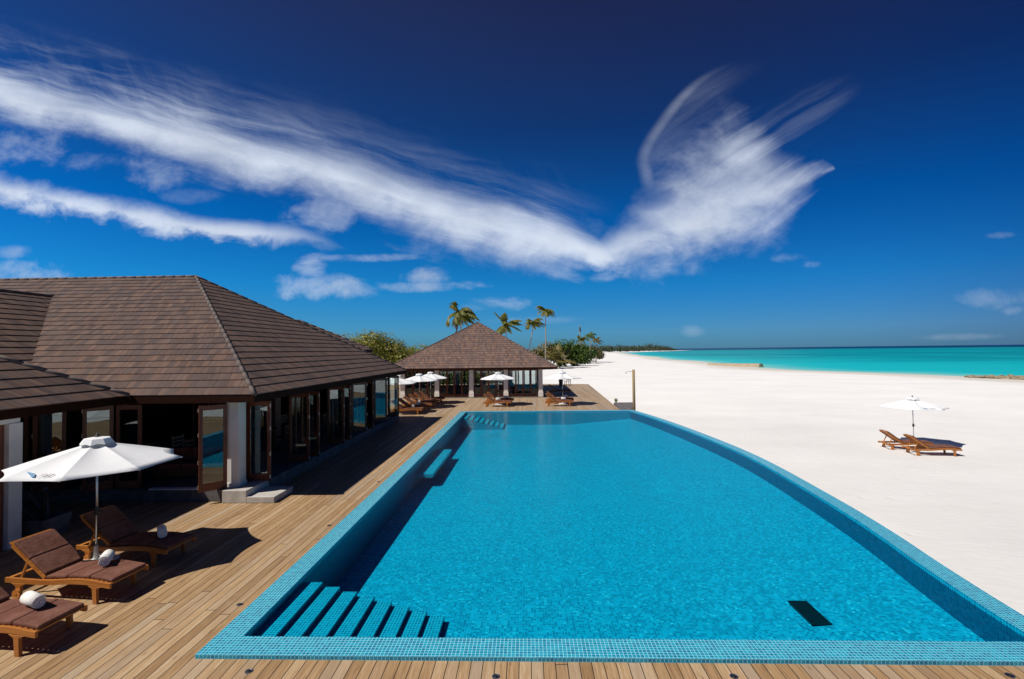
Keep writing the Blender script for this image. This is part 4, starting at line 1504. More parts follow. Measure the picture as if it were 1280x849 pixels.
for i, (x, y, z, rz_, lab, grp, tw, twl) in enumerate(LOUNGERS):
    o = proto if i == 0 else copy_tree(proto)
    o.location = (x, y, z)
    o.rotation_euler = (0, 0, R(rz_))
    tag(o, lab, 'sun lounger', grp)
    if tw:
        px = x + tw[0] * math.cos(R(rz_)) - tw[1] * math.sin(R(rz_))
        py = y + tw[0] * math.sin(R(rz_)) + tw[1] * math.cos(R(rz_))
        if towel0 is None:
            to = towel0 = towel_mesh().build('rolled_towel', M['towel'], smooth=True)
        else:
            to = towel0.copy()
            COL.objects.link(to)
        to.location = (px, py, z + 0.42)
        to.rotation_euler = (0, 0, R(tw[2]))
        tag(to, twl, 'towel', 'rolled towels on the loungers')


# ================================================================== UMBRELLAS
def make_umbrella():
    root = empty('beach_umbrella')
    Rr, zr, za = 1.36, 1.85, 2.25
    off = R(22.5)
    b = MB()
    b.box(-0.24, 0.24, -0.24, 0.24, 0.003, 0.075)
    b.tube([(0, 0, 0.07), (0, 0, 0.34)], [0.05, 0.035], 14)
    b.build('base', M['whiteplastic'], root, bevel=0.015)
    p = MB()
    p.tube([(0, 0, 0.34), (0, 0, 2.33)], 0.019, 12)
    p.build('pole', M['alu'], root, smooth=True)
    c = MB()
    c.lathe([(0.03, 0.90), (0.038, 0.92), (0.038, 1.03), (0.03, 1.05)], 14)
    c.bar((0.03, 0, 0.97), (0.10, 0, 0.97), 0.02, 0.02)
    c.build('crank_collar', M['black'], root)
    cv = MB()
    NR, NA = 8, 8
    for k in range(8):
        grid = []
        for i in range(NR + 1):
            t = i / NR
            row = []
            for j in range(NA + 1):
                s = j / NA
                a0, a1 = off + k * math.pi / 4, off + (k + 1) * math.pi / 4
                p0 = Vector((math.cos(a0), math.sin(a0), 0)) * Rr
                p1 = Vector((math.cos(a1), math.sin(a1), 0)) * Rr
                e = p0.lerp(p1, s)
                pull = 4 * s * (1 - s)
                e *= 1 - 0.055 * pull * t
                z = za + (zr - za) * (t ** 1.08) - 0.035 * pull * math.sin(math.pi * min(t, 1.0)) - 0.012 * pull * t
                row.append(Vector((e.x * t, e.y * t, z)))
            grid.append(row)
        vs = [p_ for r_ in grid for p_ in r_]
        fs = []
        for i in range(NR):
            for j in range(NA):
                a = i * (NA + 1) + j
                fs.append((a, a + NA + 1, a + NA + 2, a + 1))
        cv.grow(vs, fs)
    can = cv.build('canopy', M['canvas'], root, smooth=True)
    bm = bmesh.new()
    bm.from_mesh(can.data)
    bmesh.ops.remove_doubles(bm, verts=bm.verts, dist=0.0005)
    for e in bm.edges:
        if len(e.link_faces) == 2 and e.calc_face_angle(0) > R(4):
            e.smooth = False
    bmesh.ops.recalc_face_normals(bm, faces=bm.faces)
    bm.to_mesh(can.data)
    bm.free()
    so = can.modifiers.new('thickness', 'SOLIDIFY')
    so.thickness = 0.004
    # double-tier vent cap
    vc = MB()
    for k in range(8):
        a0, a1 = off + k * math.pi / 4, off + (k + 1) * math.pi / 4
        r1 = 0.27
        A_ = (math.cos(a0) * r1, math.sin(a0) * r1, 2.215)
        B_ = (math.cos(a1) * r1, math.sin(a1) * r1, 2.215)
        am = (a0 + a1) / 2
        Mx = (math.cos(am) * r1 * 0.86, math.sin(am) * r1 * 0.86, 2.238)
        K0, K1 = (math.cos(a0) * 0.2, math.sin(a0) * 0.2, 2.315), (math.cos(a1) * 0.2, math.sin(a1) * 0.2, 2.315)
        T = (0, 0, 2.345)
        vc.face([A_, Mx, K0]).face([Mx, B_, K1]).face([Mx, K1, K0]).face([K0, K1, T])
    vo = vc.build('vent_cap', M['canvas'], root)
    so = vo.modifiers.new('thickness', 'SOLIDIFY')
    so.thickness = 0.004
    f = MB()
    f.lathe([(0.045, 2.342), (0.035, 2.36), (0.016, 2.375), (0.02, 2.395), (0.004, 2.415)], 10)
    f.build('finial', M['black'], root)
    hb = MB()
    hb.lathe([(0.04, 1.86), (0.04, 1.94)], 12)
    hb.lathe([(0.045, 2.12), (0.045, 2.17)], 12)
    hb.build('hub', M['black'], root)
    for k in range(8):
        a0 = off + k * math.pi / 4
        ux, uy = math.cos(a0), math.sin(a0)
        r_ = MB()
        r_.bar((ux * 0.04, uy * 0.04, 2.165), (ux * Rr * 0.985, uy * Rr * 0.985, zr - 0.012), 0.014, 0.018)
        r_.bar((ux * 0.04, uy * 0.04, 1.90), (ux * 0.72, uy * 0.72, 1.985), 0.012, 0.014)
        r_.build('rib', M['alu'], root)
    # printed emblems: blue wave wedge and a few brown letter-like strokes on two opposite panels
    for k in (0, 5):
        am = off + (k + 0.5) * math.pi / 4
        e = Vector((math.cos(am), math.sin(am), 0))
        tdir = Vector((-e.y, e.x, 0))

        def on(rad, tt):
            t = rad / (Rr * math.cos(R(22.5)))
            s = 0.5 + tt / (2 * rad * math.tan(R(22.5)))
            pull = 4 * s * (1 - s)
            z = za + (zr - za) * (t ** 1.08) - 0.035 * pull * math.sin(math.pi * min(t, 1)) - 0.012 * pull * t
            p_ = e * rad + tdir * tt
            return (p_.x, p_.y, z + 0.011)
        em = MB()
        em.face([on(0.98, -0.30), on(1.10, -0.10), on(1.12, -0.02), on(1.02, -0.10)])
        em.build('emblem', M['blueprint'], root)
        lt = MB()
        for (r0, r1, s0, s1) in ((1.02, 1.13, 0.03, 0.045), (1.02, 1.03, 0.03, 0.09), (1.06, 1.07, 0.03, 0.08), (1.02, 1.13, 0.10, 0.115), (1.02, 1.13, 0.15, 0.165),
                                 (1.03, 1.04, 0.15, 0.21), (1.09, 1.10, 0.15, 0.21), (1.03, 1.13, 0.23, 0.245), (1.06, 1.07, 0.23, 0.27)):
            lt.face([on(r0, s0), on(r1, s0), on(r1, s1), on(r0, s1)])
        lt.build('lettering', M['brownprint'], root)
    return root


um = make_umbrella()
GU = 'white octagonal umbrellas over the loungers'
UMB = [(-8.02, 8.72, 0, 0, 'white umbrella with printed emblem over the loungers at the left, nearest the viewer'),
       (-8.35, 30.2, 0, 4, 'white umbrella at the near end of the far left row, leftmost of that row'),
       (-7.45, 32.85, 0, -6, 'white umbrella in the middle of the far left row'),
       (-7.20, 35.45, 0, 7, 'white umbrella at the far end of the left row, beside the pavilion column'),
       (-2.10, 34.05, 0, 3, 'white umbrella standing alone in front of the pavilion doors'),
       (2.45, 34.05, 0, 10, 'white umbrella at the right pool corner against the white sand'),
       (18.6, 23.9, -0.97, -5, 'white umbrella standing on the open beach')]
for i, (x, y, z, a, lab) in enumerate(UMB):
    o = um if i == 0 else copy_tree(um)
    o.location = (x, y, z)
    o.rotation_euler = (0, 0, R(a))
    tag(o, lab, 'umbrella', GU)

# ================================================================== SMALL OBJECTS ON THE TERRACE
pt = empty('stone_planter', (-10.42, 10.05, 0.0))
tag(pt, 'square grey stone trough holding black torches beside the white column', 'planter')
mb = MB()
mb.grow([(-.28, -.28, .003), (.28, -.28, .003), (.28, .28, .003), (-.28, .28, .003), (-.33, -.33, .42), (.33, -.33, .42), (.33, .33, .42), (-.33, .33, .42),
         (-.27, -.27, .42), (.27, -.27, .42), (.27, .27, .42), (-.27, .27, .42), (-.25, -.25, .2), (.25, -.25, .2), (.25, .25, .2), (-.25, .25, .2)],
        [(3, 2, 1, 0), (0, 1, 5, 4), (1, 2, 6, 5), (2, 3, 7, 6), (3, 0, 4, 7), (4, 5, 9, 8), (5, 6, 10, 9), (6, 7, 11, 10), (7, 4, 8, 11), (8, 9, 13, 12), (9, 10, 14, 13), (10, 11, 15, 14), (11, 8, 12, 15), (12, 13, 14, 15)])
mb.build('trough', M['darkstone'], pt, bevel=0.01)
mb = MB()
mb.tube([(0, 0, 0), (0, 0, 0.78)], [0.045, 0.05], 12)
mb.tube([(0, 0, 0.78), (0, 0, 0.80)], [0.02, 0.02], 10)
tor = mb.build('torch', M['black'])
tl = ['black cylindrical torch leaning farthest left in the stone trough', 'black cylindrical torch second from the left in the stone trough', 'upright black torch in the middle of the stone trough', 'black torch leaning right in the stone trough']
for i, (dx, dy, ax, ay) in enumerate(((0.12, -0.1, 12, -38), (0.08, 0.06, 5, -28), (0.0, 0.1, -6, -12), (-0.02, -0.05, 4, 14))):
    o = tor if i == 0 else tor.copy()
    if i:
        COL.objects.link(o)
    o.location = (-10.42 + dx, 10.05 + dy, 0.215)
    o.rotation_euler = (R(ax), R(ay), 0)
    tag(o, tl[i], 'torch', 'black torches in the stone trough')

# shower pole and stone base at the far corner of the pool
sp = empty('shower_post', (6.72, 30.75, -0.95))
tag(sp, 'tall weathered wooden shower post at the far right pool corner', 'shower')
mb = MB()
mb.tube([(0, 0, -0.05), (0, 0, 1.7), (0, 0, 3.49)], [0.095, 0.09, 0.085], 12)
mb.build('post', M['post'], sp, smooth=True)
mb = MB()
mb.tube([(-0.08, 0, 3.36), (-0.30, 0, 3.38), (-0.44, 0, 3.36), (-0.47, 0, 3.31)], 0.012, 8)
ar = mb.build('shower_arm', M['steel'], sp, smooth=True)
mb = MB()
mb.lathe([(0.012, 0.03), (0.06, 0.0), (0.06, -0.012)], 14, (-0.47, 0, 3.28))
mb.build('shower_head', M['steel'], ar)
sbz = MB()
slab(sbz, [(5.98, 31.0), (6.60, 31.0), (7.75, 35.6), (6.30, 35.6)], -1.0, -0.06)
o = sbz.build('stone_plinth', M['darkstone'], bevel=0.02)
tag(o, 'low dark stone plinth between the deck corner and the wooden post', 'plinth')

# waste bin and wooden stand at the far end of the deck
bn = empty('waste_bin', (3.55, 51.6, 0.0))
tag(bn, 'small black waste bin at the far end of the deck', 'bin')
mb = MB()
mb.lathe([(0.20, 0.003), (0.24, 0.62), (0.22, 0.63)], 16)
mb.build('bin_body', M['black'], bn)
mb = MB()
mb.lathe([(0.255, 0.632), (0.255, 0.67), (0.12, 0.74), (0.01, 0.75)], 16)
mb.build('bin_lid', M['black'], bn)
dc = empty('wooden_chair', (4.25, 51.4, 0.0), R(200))
tag(dc, 'tall pale wooden chair standing at the far edge of the deck beside the black bin', 'chair')
for x in (-0.24, 0.24):
    for y in (-0.22, 0.22):
        l_ = MB()
        l_.box(x - 0.025, x + 0.025, y - 0.025, y + 0.025, 0.003, 0.98 if y > 0 else 0.60)
        l_.build('leg', M['post'], dc)
mb = MB()
for k in range(5):
    mb.box(-0.26, 0.26, -0.23 + k * 0.092, -0.155 + k * 0.092, 0.43, 0.455)
mb.build('seat', M['post'], dc)
mb = MB()
for z in (0.62, 0.74, 0.86):
    mb.box(-0.212, 0.212, 0.205, 0.23, z, z + 0.08)
mb.build('backrest', M['post'], dc)


# ================================================================== FURNITURE INDOORS
def make_chair():
    r_ = empty('dining_chair')
    for x in (-0.2, 0.2):
        for y in (-0.2, 0.2):
            l_ = MB()
            l_.box(x - 0.02, x + 0.02, y - 0.02, y + 0.02, 0.0, 0.93 if y > 0 else 0.43)
            l_.build('leg', M['darkwood'], r_)
    s_ = MB()
    s_.box(-0.23, 0.23, -0.23, 0.175, 0.432, 0.48)
    s_.build('seat', M['seatfabric'], r_, bevel=0.012)
    b_ = MB()
    for z in (0.58, 0.70, 0.82):
        b_.box(-0.178, 0.178, 0.188, 0.212, z, z + 0.07)
    b_.build('backrest', M['darkwood'], r_)
    return r_


def make_table():
    r_ = empty('dining_table')
    t_ = MB()
    t_.lathe([(0.44, 0.715), (0.46, 0.72), (0.46, 0.745), (0.44, 0.75)], 28)
    t_.build('tabletop', M['darkwood'], r_)
    t_ = MB()
    t_.tube([(0, 0, 0.03), (0, 0, 0.715)], 0.04, 12)
    t_.build('pedestal', M['darkwood'], r_)
    t_ = MB()
    t_.lathe([(0.24, 0.0), (0.24, 0.02), (0.05, 0.05)], 20)
    t_.build('foot', M['darkwood'], r_)
    return r_


ch0, tb0 = make_chair(), make_table()
first_c = first_t = True
TABLES = [(-9.3, 42.0, 0.062, 'pavilion', 'behind the leftmost doors'), (-6.2, 42.2, 0.062, 'pavilion', 'behind the second doors'), (-3.3, 42.0, 0.062, 'pavilion', 'behind the third doors'), (-0.4, 42.2, 0.062, 'pavilion', 'behind the rightmost doors'),
          (-9.6, 14.6, 0.32, 'restaurant', 'inside the first opening from the corner column'), (-9.7, 17.4, 0.32, 'restaurant', 'inside the second opening from the corner column'), (-9.6, 20.3, 0.32, 'restaurant', 'inside the third opening from the corner column'),
          (-12.2, 15.2, 0.32, 'restaurant', 'inside the front opening beside the corner column')]
for (x, y, z, b, wh) in TABLES:
    t = tb0 if first_t else copy_tree(tb0)
    first_t = False
    t.location = (x, y, z)
    tag(t, 'round dark dining table in the %s, %s' % (b, wh), 'table', 'round dining tables in the ' + b)
    for (dx, dy, a, nm) in ((-0.68, 0.0, 90, 'left'), (0.68, 0.05, -90, 'right')):
        c = ch0 if first_c else copy_tree(ch0)
        first_c = False
        c.location = (x + dx, y + dy, z)
        c.rotation_euler = (0, 0, R(a + random.uniform(-10, 10)))
        tag(c, '%s dining chair at the %s table %s' % (nm, b, wh), 'chair', 'dining chairs in the ' + b)

# sofa behind the front opening
sofa = empty('sofa', (-9.6, 13.75, 0.318), R(8))
tag(sofa, 'low rust coloured sofa inside the front opening of the restaurant', 'sofa')
mb = MB()
mb.box(-0.95, 0.95, -0.36, 0.36, 0.08, 0.30)
mb.build('frame', M['darkwood'], sofa, bevel=0.01)
for x in (-0.62, 0.0, 0.62):
    mb = MB()
    mb.box(x - 0.30, x + 0.30, -0.36, 0.24, 0.302, 0.44)
    mb.build('seat_cushion', M['seatfabric'], sofa, bevel=0.03)
    mb = MB()
    mb.box(x - 0.30, x + 0.30, 0.245, 0.38, 0.302, 0.78)
    mb.build('back_cushion', M['seatfabric'], sofa, bevel=0.03)
for x in (-0.99, 0.99):
    mb = MB()
    mb.box(x - 0.04, x + 0.04, -0.36, 0.36, 0.0, 0.58)
    mb.build('armrest', M['darkwood'], sofa, bevel=0.01)

# bar shelf with bottles
bar = empty('bar_shelf', (-11.2, 18.2, 0.318))
tag(bar, 'tall dark bar shelf with bottles deep inside the restaurant', 'shelf')
mb = MB()
mb.box(-1.6, 1.6, 0.16, 0.2, 0.0, 2.25)
for x in (-1.6, -0.55, 0.55, 1.56):
    mb.box(x, x + 0.04, -0.2, 0.158, 0.0, 2.25)
mb.build('carcass', M['darkwood'], bar)
for z in (0.9, 1.35, 1.8):
    mb = MB()
    for x0, x1 in ((-1.555, -0.555), (-0.505, 0.545), (0.595, 1.555)):
        mb.box(x0, x1, -0.2, 0.156, z, z + 0.03)
    mb.build('shelf', M['darkwood'], bar)
bm0 = MB()
bm0.lathe([(0.036, 0.0), (0.038, 0.17), (0.014, 0.23), (0.014, 0.29)], 10)
b0 = None
k = 0
for z in (0.93, 1.38, 1.83):
    for i in range(9):
        x = -1.4 + i * 0.34
        if min(abs(x - q_) for q_ in (-1.58, -0.53, 0.57, 1.58)) < 0.08:
            continue
        if b0 is None:
            o = b0 = bm0.build('bottle', M['bottle'], smooth=True)
        else:
            o = b0.copy()
            COL.objects.link(o)
        o.location = (-11.2 + x, 18.1, 0.318 + z + 0.001)
        tag(o, 'glass bottle on the dark bar shelf inside the restaurant', 'bottle', 'bottles on the bar shelf')


# ================================================================== VEGETATION
def leaf_clump(mb, blobs, n, size, rnd, up=0.35):
    """many leaf-sized faces through the volume of several overlapping blobs"""
    tot = sum(b[3] * b[4] * b[5] for b in blobs)
    for (cx, cy, cz, rx, ry, rz) in blobs:
        k = max(6, int(n * (rx * ry * rz / tot) ** 0.75 / sum((q[3] * q[4] * q[5] / tot) ** 0.75 for q in blobs)))
        for _ in range(k):
            d = Vector((rnd.gauss(0, 1), rnd.gauss(0, 1), rnd.gauss(0, 1))).normalized()
            rr_ = rnd.uniform(0.62, 1.06) if rnd.random() < 0.8 else rnd.uniform(0.2, 0.7)
            lump = 1.0 + 0.16 * math.sin(d.x * 7 + cx) * math.sin(d.y * 6 + cz) + 0.12 * math.sin(d.z * 9 + cy)
            p = Vector((cx + d.x * rx * rr_ * lump, cy + d.y * ry * rr_ * lump, cz + d.z * rz * rr_ * lump))
            nrm = (d + Vector((rnd.uniform(-.8, .8), rnd.uniform(-.8, .8), rnd.uniform(-.5, .8) + up))).normalized()
            a = nrm.cross(Vector((rnd.uniform(-1, 1), rnd.uniform(-1, 1), rnd.uniform(-1, 1)))).normalized()
            b = nrm.cross(a)
            s = size * rnd.uniform(0.6, 1.3)
            w = s * 0.45
            mb.face([p - a * s, p + b * w, p + a * s, p - b * w])
    return mb


def shrub(name, x, y, z, blobs, n, size, mat, label, cat='tree', group=None, seed=0, stems=4):
    rnd = random.Random(seed)
    root = empty(name, (x, y, z))
    tag(root, label, cat, group)
    leaf_clump(MB(), blobs, n, size, rnd).build('crown', mat, root)
    st_ = MB()
    for i in range(stems):
        b = blobs[i % len(blobs)]
        st_.tube([(b[0] * 0.15 + rnd.uniform(-.1, .1), b[1] * 0.15, -0.2), (b[0] * 0.5, b[1] * 0.5, b[2] * 0.5), (b[0], b[1], b[2])], [0.16, 0.11, 0.05], 7)
    st_.build('trunk', M['darkbark'], root, smooth=True)
    return root


def palm(name, x, y, ztop, lean, cr, nf, wind, mat, label, group=None, seed=0, droop=1.0, tr=0.16, gz=-0.95, dead=0):
    """coconut palm: slender trunk, arching fronds of many narrow leaflets"""
    rnd = random.Random(seed)
    root = empty(name, (x, y, gz))
    tag(root, label, 'palm tree', group)
    H_ = ztop - gz
    tk = MB()
    pts = []
    for i in range(13):
        t = i / 12
        pts.append((lean * (1 - t) ** 1.6 * -1.0, 0, H_ * t))
    rad = [tr * (1.5 - 0.3 * min(1, t * 8 / 12)) * (1 if i > 0 else 1.3) * (1 - 0.45 * i / 12) * (1 + 0.05 * (i % 2)) for i, t in enumerate(range(13))]
    tk.tube(pts, rad, 9)
    tk.build('trunk', M['bark'], root, smooth=True)
    cw = MB()
    top = Vector((0, 0, H_))
    for k in range(nf):
        az = 2 * math.pi * k / nf + rnd.uniform(-.25, .25)
        el = rnd.uniform(-0.25, 1.15)
        L = cr * rnd.uniform(0.8, 1.1)
        d = Vector((math.cos(az) * math.cos(el), math.sin(az) * math.cos(el), math.sin(el)))
        p = top.copy()
        n = 12
        path = [p.copy()]
        for i in range(n):
            d = (d + Vector((wind[0], wind[1], wind[2] - 0.16 * droop)) * (0.35 + i / n)).normalized()
            p = p + d * (L / n)
            path.append(p.copy())
        cw.tube(path, [0.03 * cr / 2.5 * (1 - 0.8 * i / n) + 0.006 for i in range(n + 1)], 4)
        for i in range(1, n + 1):
            for h_ in (0.0, 0.5):
                t = (i - h_) / n
                a = path[i - 1].lerp(path[i], 1 - h_)
                dd = (path[i] - path[i - 1]).normalized()
                sd = dd.cross(Vector((0, 0, 1)))
                if sd.length < 0.05:
                    sd = Vector((1, 0, 0))
                sd.normalize()
                ll = cr * 0.30 * math.sin(math.pi * (0.12 + 0.84 * t)) ** 0.7 * rnd.uniform(0.8, 1.1)
                for s in (-1, 1):
                    v = (sd * s * 0.8 + dd * 0.55 + Vector((wind[0] * 0.8, wind[1] * 0.8, -0.45 * droop + rnd.uniform(-.15, .15)))).normalized()
                    w = dd * (cr * 0.036)
                    tip = a + v * ll + Vector((0, 0, -0.12 * ll))
                    mid = a + v * ll * 0.5
                    cw.face([a - w * 0.6, mid - w, tip, mid + w, a + w * 0.6])
    cw.build('crown', mat, root)
    if dead:
        hb_ = MB()
        for k in range(dead):
            a = rnd.uniform(1.9, 4.3)
            p = top + Vector((math.cos(a) * 0.5, math.sin(a) * 0.5, -0.1))
            q_ = p + Vector((-0.55 + rnd.uniform(-.35, .25), math.sin(a) * .5, -cr * rnd.uniform(0.5, 0.85)))
            for _ in range(16):
                b = p.lerp(q_, rnd.uniform(0.05, 0.9))
                e_ = b + Vector((rnd.uniform(-.25, .25), rnd.uniform(-.25, .25), -cr * 0.2))
                w = Vector((0.10, 0.03, 0))
                hb_.face([b - w * .4, b + w * .4, e_.lerp(b, .4) + w, e_, e_.lerp(b, .4) - w])
        hb_.build('dry_fronds', M['deadpalm'], root)
    return root


GP = 'coconut palms rising beyond the pavilion'
palm('palm_tree', -15.3, 110, 12.6, -0.6, 5.0, 24, (0.17, -0.03, -0.02), M['palm'], 'tallest bushy palm bent by the wind, left of the pavilion peak', GP, 3, 1.5, 0.20, dead=4)
palm('palm_tree', -5.1, 118, 10.2, 0.4, 4.0, 20, (0.08, 0.0, 0.03), M['palm'], 'palm showing only its crown just right of the pavilion peak', GP, 5, 0.9, 0.16)
palm('palm_tree', 1.5, 120, 10.9, 2.6, 3.2, 18, (0.12, 0.0, 0.0), M['palm'], 'palm with a white leaning trunk, left of the straight tall one', GP, 7, 1.0, 0.14)
palm('palm_tree', 4.9, 126, 14.4, 0.2, 3.2, 18, (0.02, 0.0, 0.0), M['palm'], 'tall slender straight palm right of the pavilion roof', GP, 9, 1.0, 0.15)
palm('palm_tree', 17.8, 158, 7.0, 0.1, 2.4, 13, (0.02, 0, 0), M['palm'], 'short palm directly below the bare dead trunk', GP, 11, 1.1, 0.17)
palm('palm_tree', 22.2, 170, 8.8, 0.3, 2.6, 13, (0.05, 0, 0), M['greenleaf'], 'small dark palm right of the bare dead trunk', GP, 13, 1.1, 0.16)
palm('palm_tree', 25.8, 180, 7.4, 0.2, 2.8, 13, (0.04, 0, 0), M['olive'], 'rightmost small palm at the end of the trees by the beach', GP, 15, 1.1, 0.16)
# dead palm: bare trunk with two hanging bundles of dry fronds
dp = empty('dead_palm', (17.4, 160, -0.95))
tag(dp, 'bare dead palm trunk with dark dry fronds hanging on it', 'dead palm')
mb = MB()
mb.tube([(0.4, 0, 0), (0.25, 0, 5), (0.1, 0, 8.8), (0, 0, 13.0)], [0.2, 0.15, 0.12, 0.08], 8)
mb.build('trunk', M['bark'], dp, smooth=True)
mb = MB()
rnd = random.Random(2)
for (zc, xo, n) in ((12.6, 0.1, 26), (9.6, -0.3, 22)):
    for i in range(n):
        a = rnd.uniform(0, 6.28)
        r0 = rnd.uniform(0.02, 0.22)
        p = Vector((xo + math.cos(a) * r0, math.sin(a) * r0, zc + rnd.uniform(-0.3, 0.2)))
        q_ = p + Vector((rnd.uniform(-.1, .35), rnd.uniform(-.2, .2), -rnd.uniform(1.2, 2.4)))
        w = Vector((math.cos(a + 1.5), math.sin(a + 1.5), 0)) * 0.07
        mb.face([p - w * .5, p + w * .5, q_.lerp(p, .3) + w, q_, q_.lerp(p, .3) - w])
mb.build('dry_fronds', M['deadpalm'], dp)

GT = 'broad trees behind the restaurant roof'
shrub('broadleaf_tree', -21.5, 66, -0.95, [(0, 0, 5.4, 4.2, 3.5, 2.1), (-3.4, 0, 4.9, 3.0, 3, 1.9), (2.6, 0.5, 4.9, 2.6, 3, 1.7), (0.3, -1, 6.4, 2.2, 2.2, 1.2), (4.8, 0, 3.9, 2.2, 2.5, 1.5), (6.2, 0, 3.2, 1.6, 2, 1.2), (0, -1, 3.4, 5, 3, 2.2)], 17000, 0.17, M['yellowleaf'], 'largest yellow green tree dome behind the restaurant roof', 'tree', GT, 21)
shrub('broadleaf_tree', -15.4, 70, -0.95, [(0, 0, 3.9, 2.6, 2.5, 1.8), (-2.2, 0, 3.8, 2.2, 2, 1.7), (2.3, 0, 3.3, 2.1, 2, 1.6), (0, 0, 2.4, 3.6, 2.6, 1.8)], 8000, 0.17, M['yellowleaf'], 'lower yellow green tree left of the pavilion roof', 'tree', GT, 22)
shrub('broadleaf_tree', -29.5, 74, -0.95, [(0, 0, 5.2, 3.4, 3, 2.4), (2.4, 0, 4.6, 2.6, 2, 2.0), (-2.4, 0, 4.6, 2.6, 2, 2.0)], 7000, 0.17, M['olive'], 'olive tree top at the left end behind the restaurant roof', 'tree', GT, 23)
shrub('broadleaf_tree', -11.5, 84, -0.95, [(0, 0, 3.9, 2.8, 2.5, 1.9), (2.6, 0, 3.5, 2.4, 2, 1.7), (-2.6, 0, 3.6, 2.4, 2, 1.7)], 4000, 0.26, M['greenleaf'], 'small green tree touching the left slope of the pavilion roof', 'tree', GT, 24)

shrub('broadleaf_tree', -10.5, 60, -0.95, [(0, 0, 1.6, 2.6, 1.8, 1.4), (-2.4, 0, 1.5, 2.2, 1.6, 1.3), (2.3, 0, 1.5, 2.2, 1.6, 1.3)], 5000, 0.17, M['greenleaf'], 'low green bush seen through the left doors of the pavilion', 'bush', 'bushes seen through the pavilion', 25)
shrub('broadleaf_tree', -5.2, 62, -0.95, [(0, 0, 1.5, 2.4, 1.8, 1.3), (-2.0, 0, 1.4, 2.0, 1.6, 1.2)], 4000, 0.17, M['olive'], 'low olive bush seen through the middle doors of the pavilion', 'bush', 'bushes seen through the pavilion', 26)
GS = 'shrubs and trees at the edge of the beach'
shrub('beach_shrub', 5.6, 138, -0.95, [(0, 0, 4.2, 3.6, 3, 2.6), (-3, 0, 3.4, 2.8, 2, 2.0), (2.5, 0, 3.4, 2.6, 2, 2.1)], 2600, 0.38, M['olive'], 'sparse olive brown shrub against the right slope of the pavilion roof', 'shrub', GS, 31)
shrub('beach_shrub', 9.6, 140, -0.95, [(0, 0, 5.1, 2.7, 3, 2.6), (-1.8, 0, 4.4, 2.2, 2, 2.2), (1.9, 0, 4.6, 2.4, 2, 2.2), (0, 0, 2.6, 3.2, 2, 2.4)], 3000, 0.38, M['greenleaf'], 'dark green shrub behind the yellow young palm', 'shrub', GS, 32)
shrub('beach_shrub', 13.4, 142, -0.95, [(0, 0, 4.9, 2.8, 3, 2.7), (2.4, 0, 4.0, 2.5, 2.4, 2.4), (0.8, -1, 2.4, 3.8, 2.5, 2.3), (3.6, 0, 2.4, 2.0, 2, 2.0)], 4200, 0.38, M['greenleaf'], 'largest rounded dark green shrub beside the white sand', 'shrub', GS, 33)
shrub('beach_shrub', 20.0, 172, -0.95, [(0, 0, 4.2, 2.8, 3, 2.5), (2.6, 0, 3.8, 2.5, 2, 2.2), (-2.4, 0, 4.0, 2.4, 2, 2.3)], 2400, 0.42, M['greenleaf'], 'green shrub under the small dark palm', 'shrub', GS, 34)
shrub('beach_shrub', 25.6, 186, -0.95, [(0, 0, 3.4, 2.6, 3, 2.2), (2.0, 0, 2.6, 2.2, 2, 1.7), (-2.2, 0, 3.4, 2.2, 2, 2.0)], 2200, 0.42, M['olive'], 'olive shrub at the right end of the beach trees', 'shrub', GS, 35)
palm('young_palm', 8.6, 128, 1.3, 0.1, 4.6, 15, (0.0, 0.0, 0.05), M['olive'], 'young yellow ochre palm with upright fronds in front of the shrubs', GS, 41, 0.7, 0.16)
# sprig in the sand by the deck
rnd = random.Random(5)
pl = MB()
for i in range(14):
    a = rnd.uniform(0, 6.28)
    t_ = Vector((math.cos(a) * 0.22, math.sin(a) * 0.22, rnd.uniform(0.2, 0.48)))
    w = Vector((-math.sin(a), math.cos(a), 0)) * 0.04
    pl.face([Vector((0, 0, -0.02)) - w * .3, t_ * 0.6 - w, t_, t_ * 0.6 + w, Vector((0, 0, -0.02)) + w * .3])
o = pl.build('beach_sprig', M['greenleaf'], loc=(7.9, 43.5, -0.95))
tag(o, 'tiny green sprig growing alone in the sand beside the deck', 'plant')

# far-off wooded shore
rnd = random.Random(77)
fw = MB()
for i in range(330):
    t = i / 329
    x = 95 + 268 * t + rnd.uniform(-5, 5)
    y = 760 + 420 * t + rnd.uniform(0, 60)
    hh = rnd.uniform(9, 13.5) * (1 - 0.62 * smoothstep(0.84, 1.0, t)) * (1.0 + (0.45 if abs(t - 0.66) < 0.04 else 0))
    sz = hh * 0.42
    leaf_clump(fw, [(x, y, SEA_Z + hh * 0.55, sz * 0.9, sz, hh * 0.5)], 26, 1.5, rnd)
o = fw.build('far_treeline', M['farwood'])
tag(o, 'far low line of dark trees along the bay', 'woodland', kind='stuff')
# distant sand spit under the trees
mb = MB()
pts = [(60, 700), (165, 745), (245, 905), (345, 1085), (420, 1230), (340, 1300), (200, 1250), (60, 1200)]
mb.face([(x, y, SEA_Z + 0.35) for x, y in pts])
n = len(pts)
for i in range(n):
    a, b = pts[i], pts[(i + 1) % n]
    mb.face([(a[0], a[1], SEA_Z - 1), (b[0], b[1], SEA_Z - 1), (b[0], b[1], SEA_Z + 0.35), (a[0], a[1], SEA_Z + 0.35)])
o = mb.build('far_shore', M['sand'])
tag(o, 'thin white strip of sand below the far trees', 'shore', kind='structure')

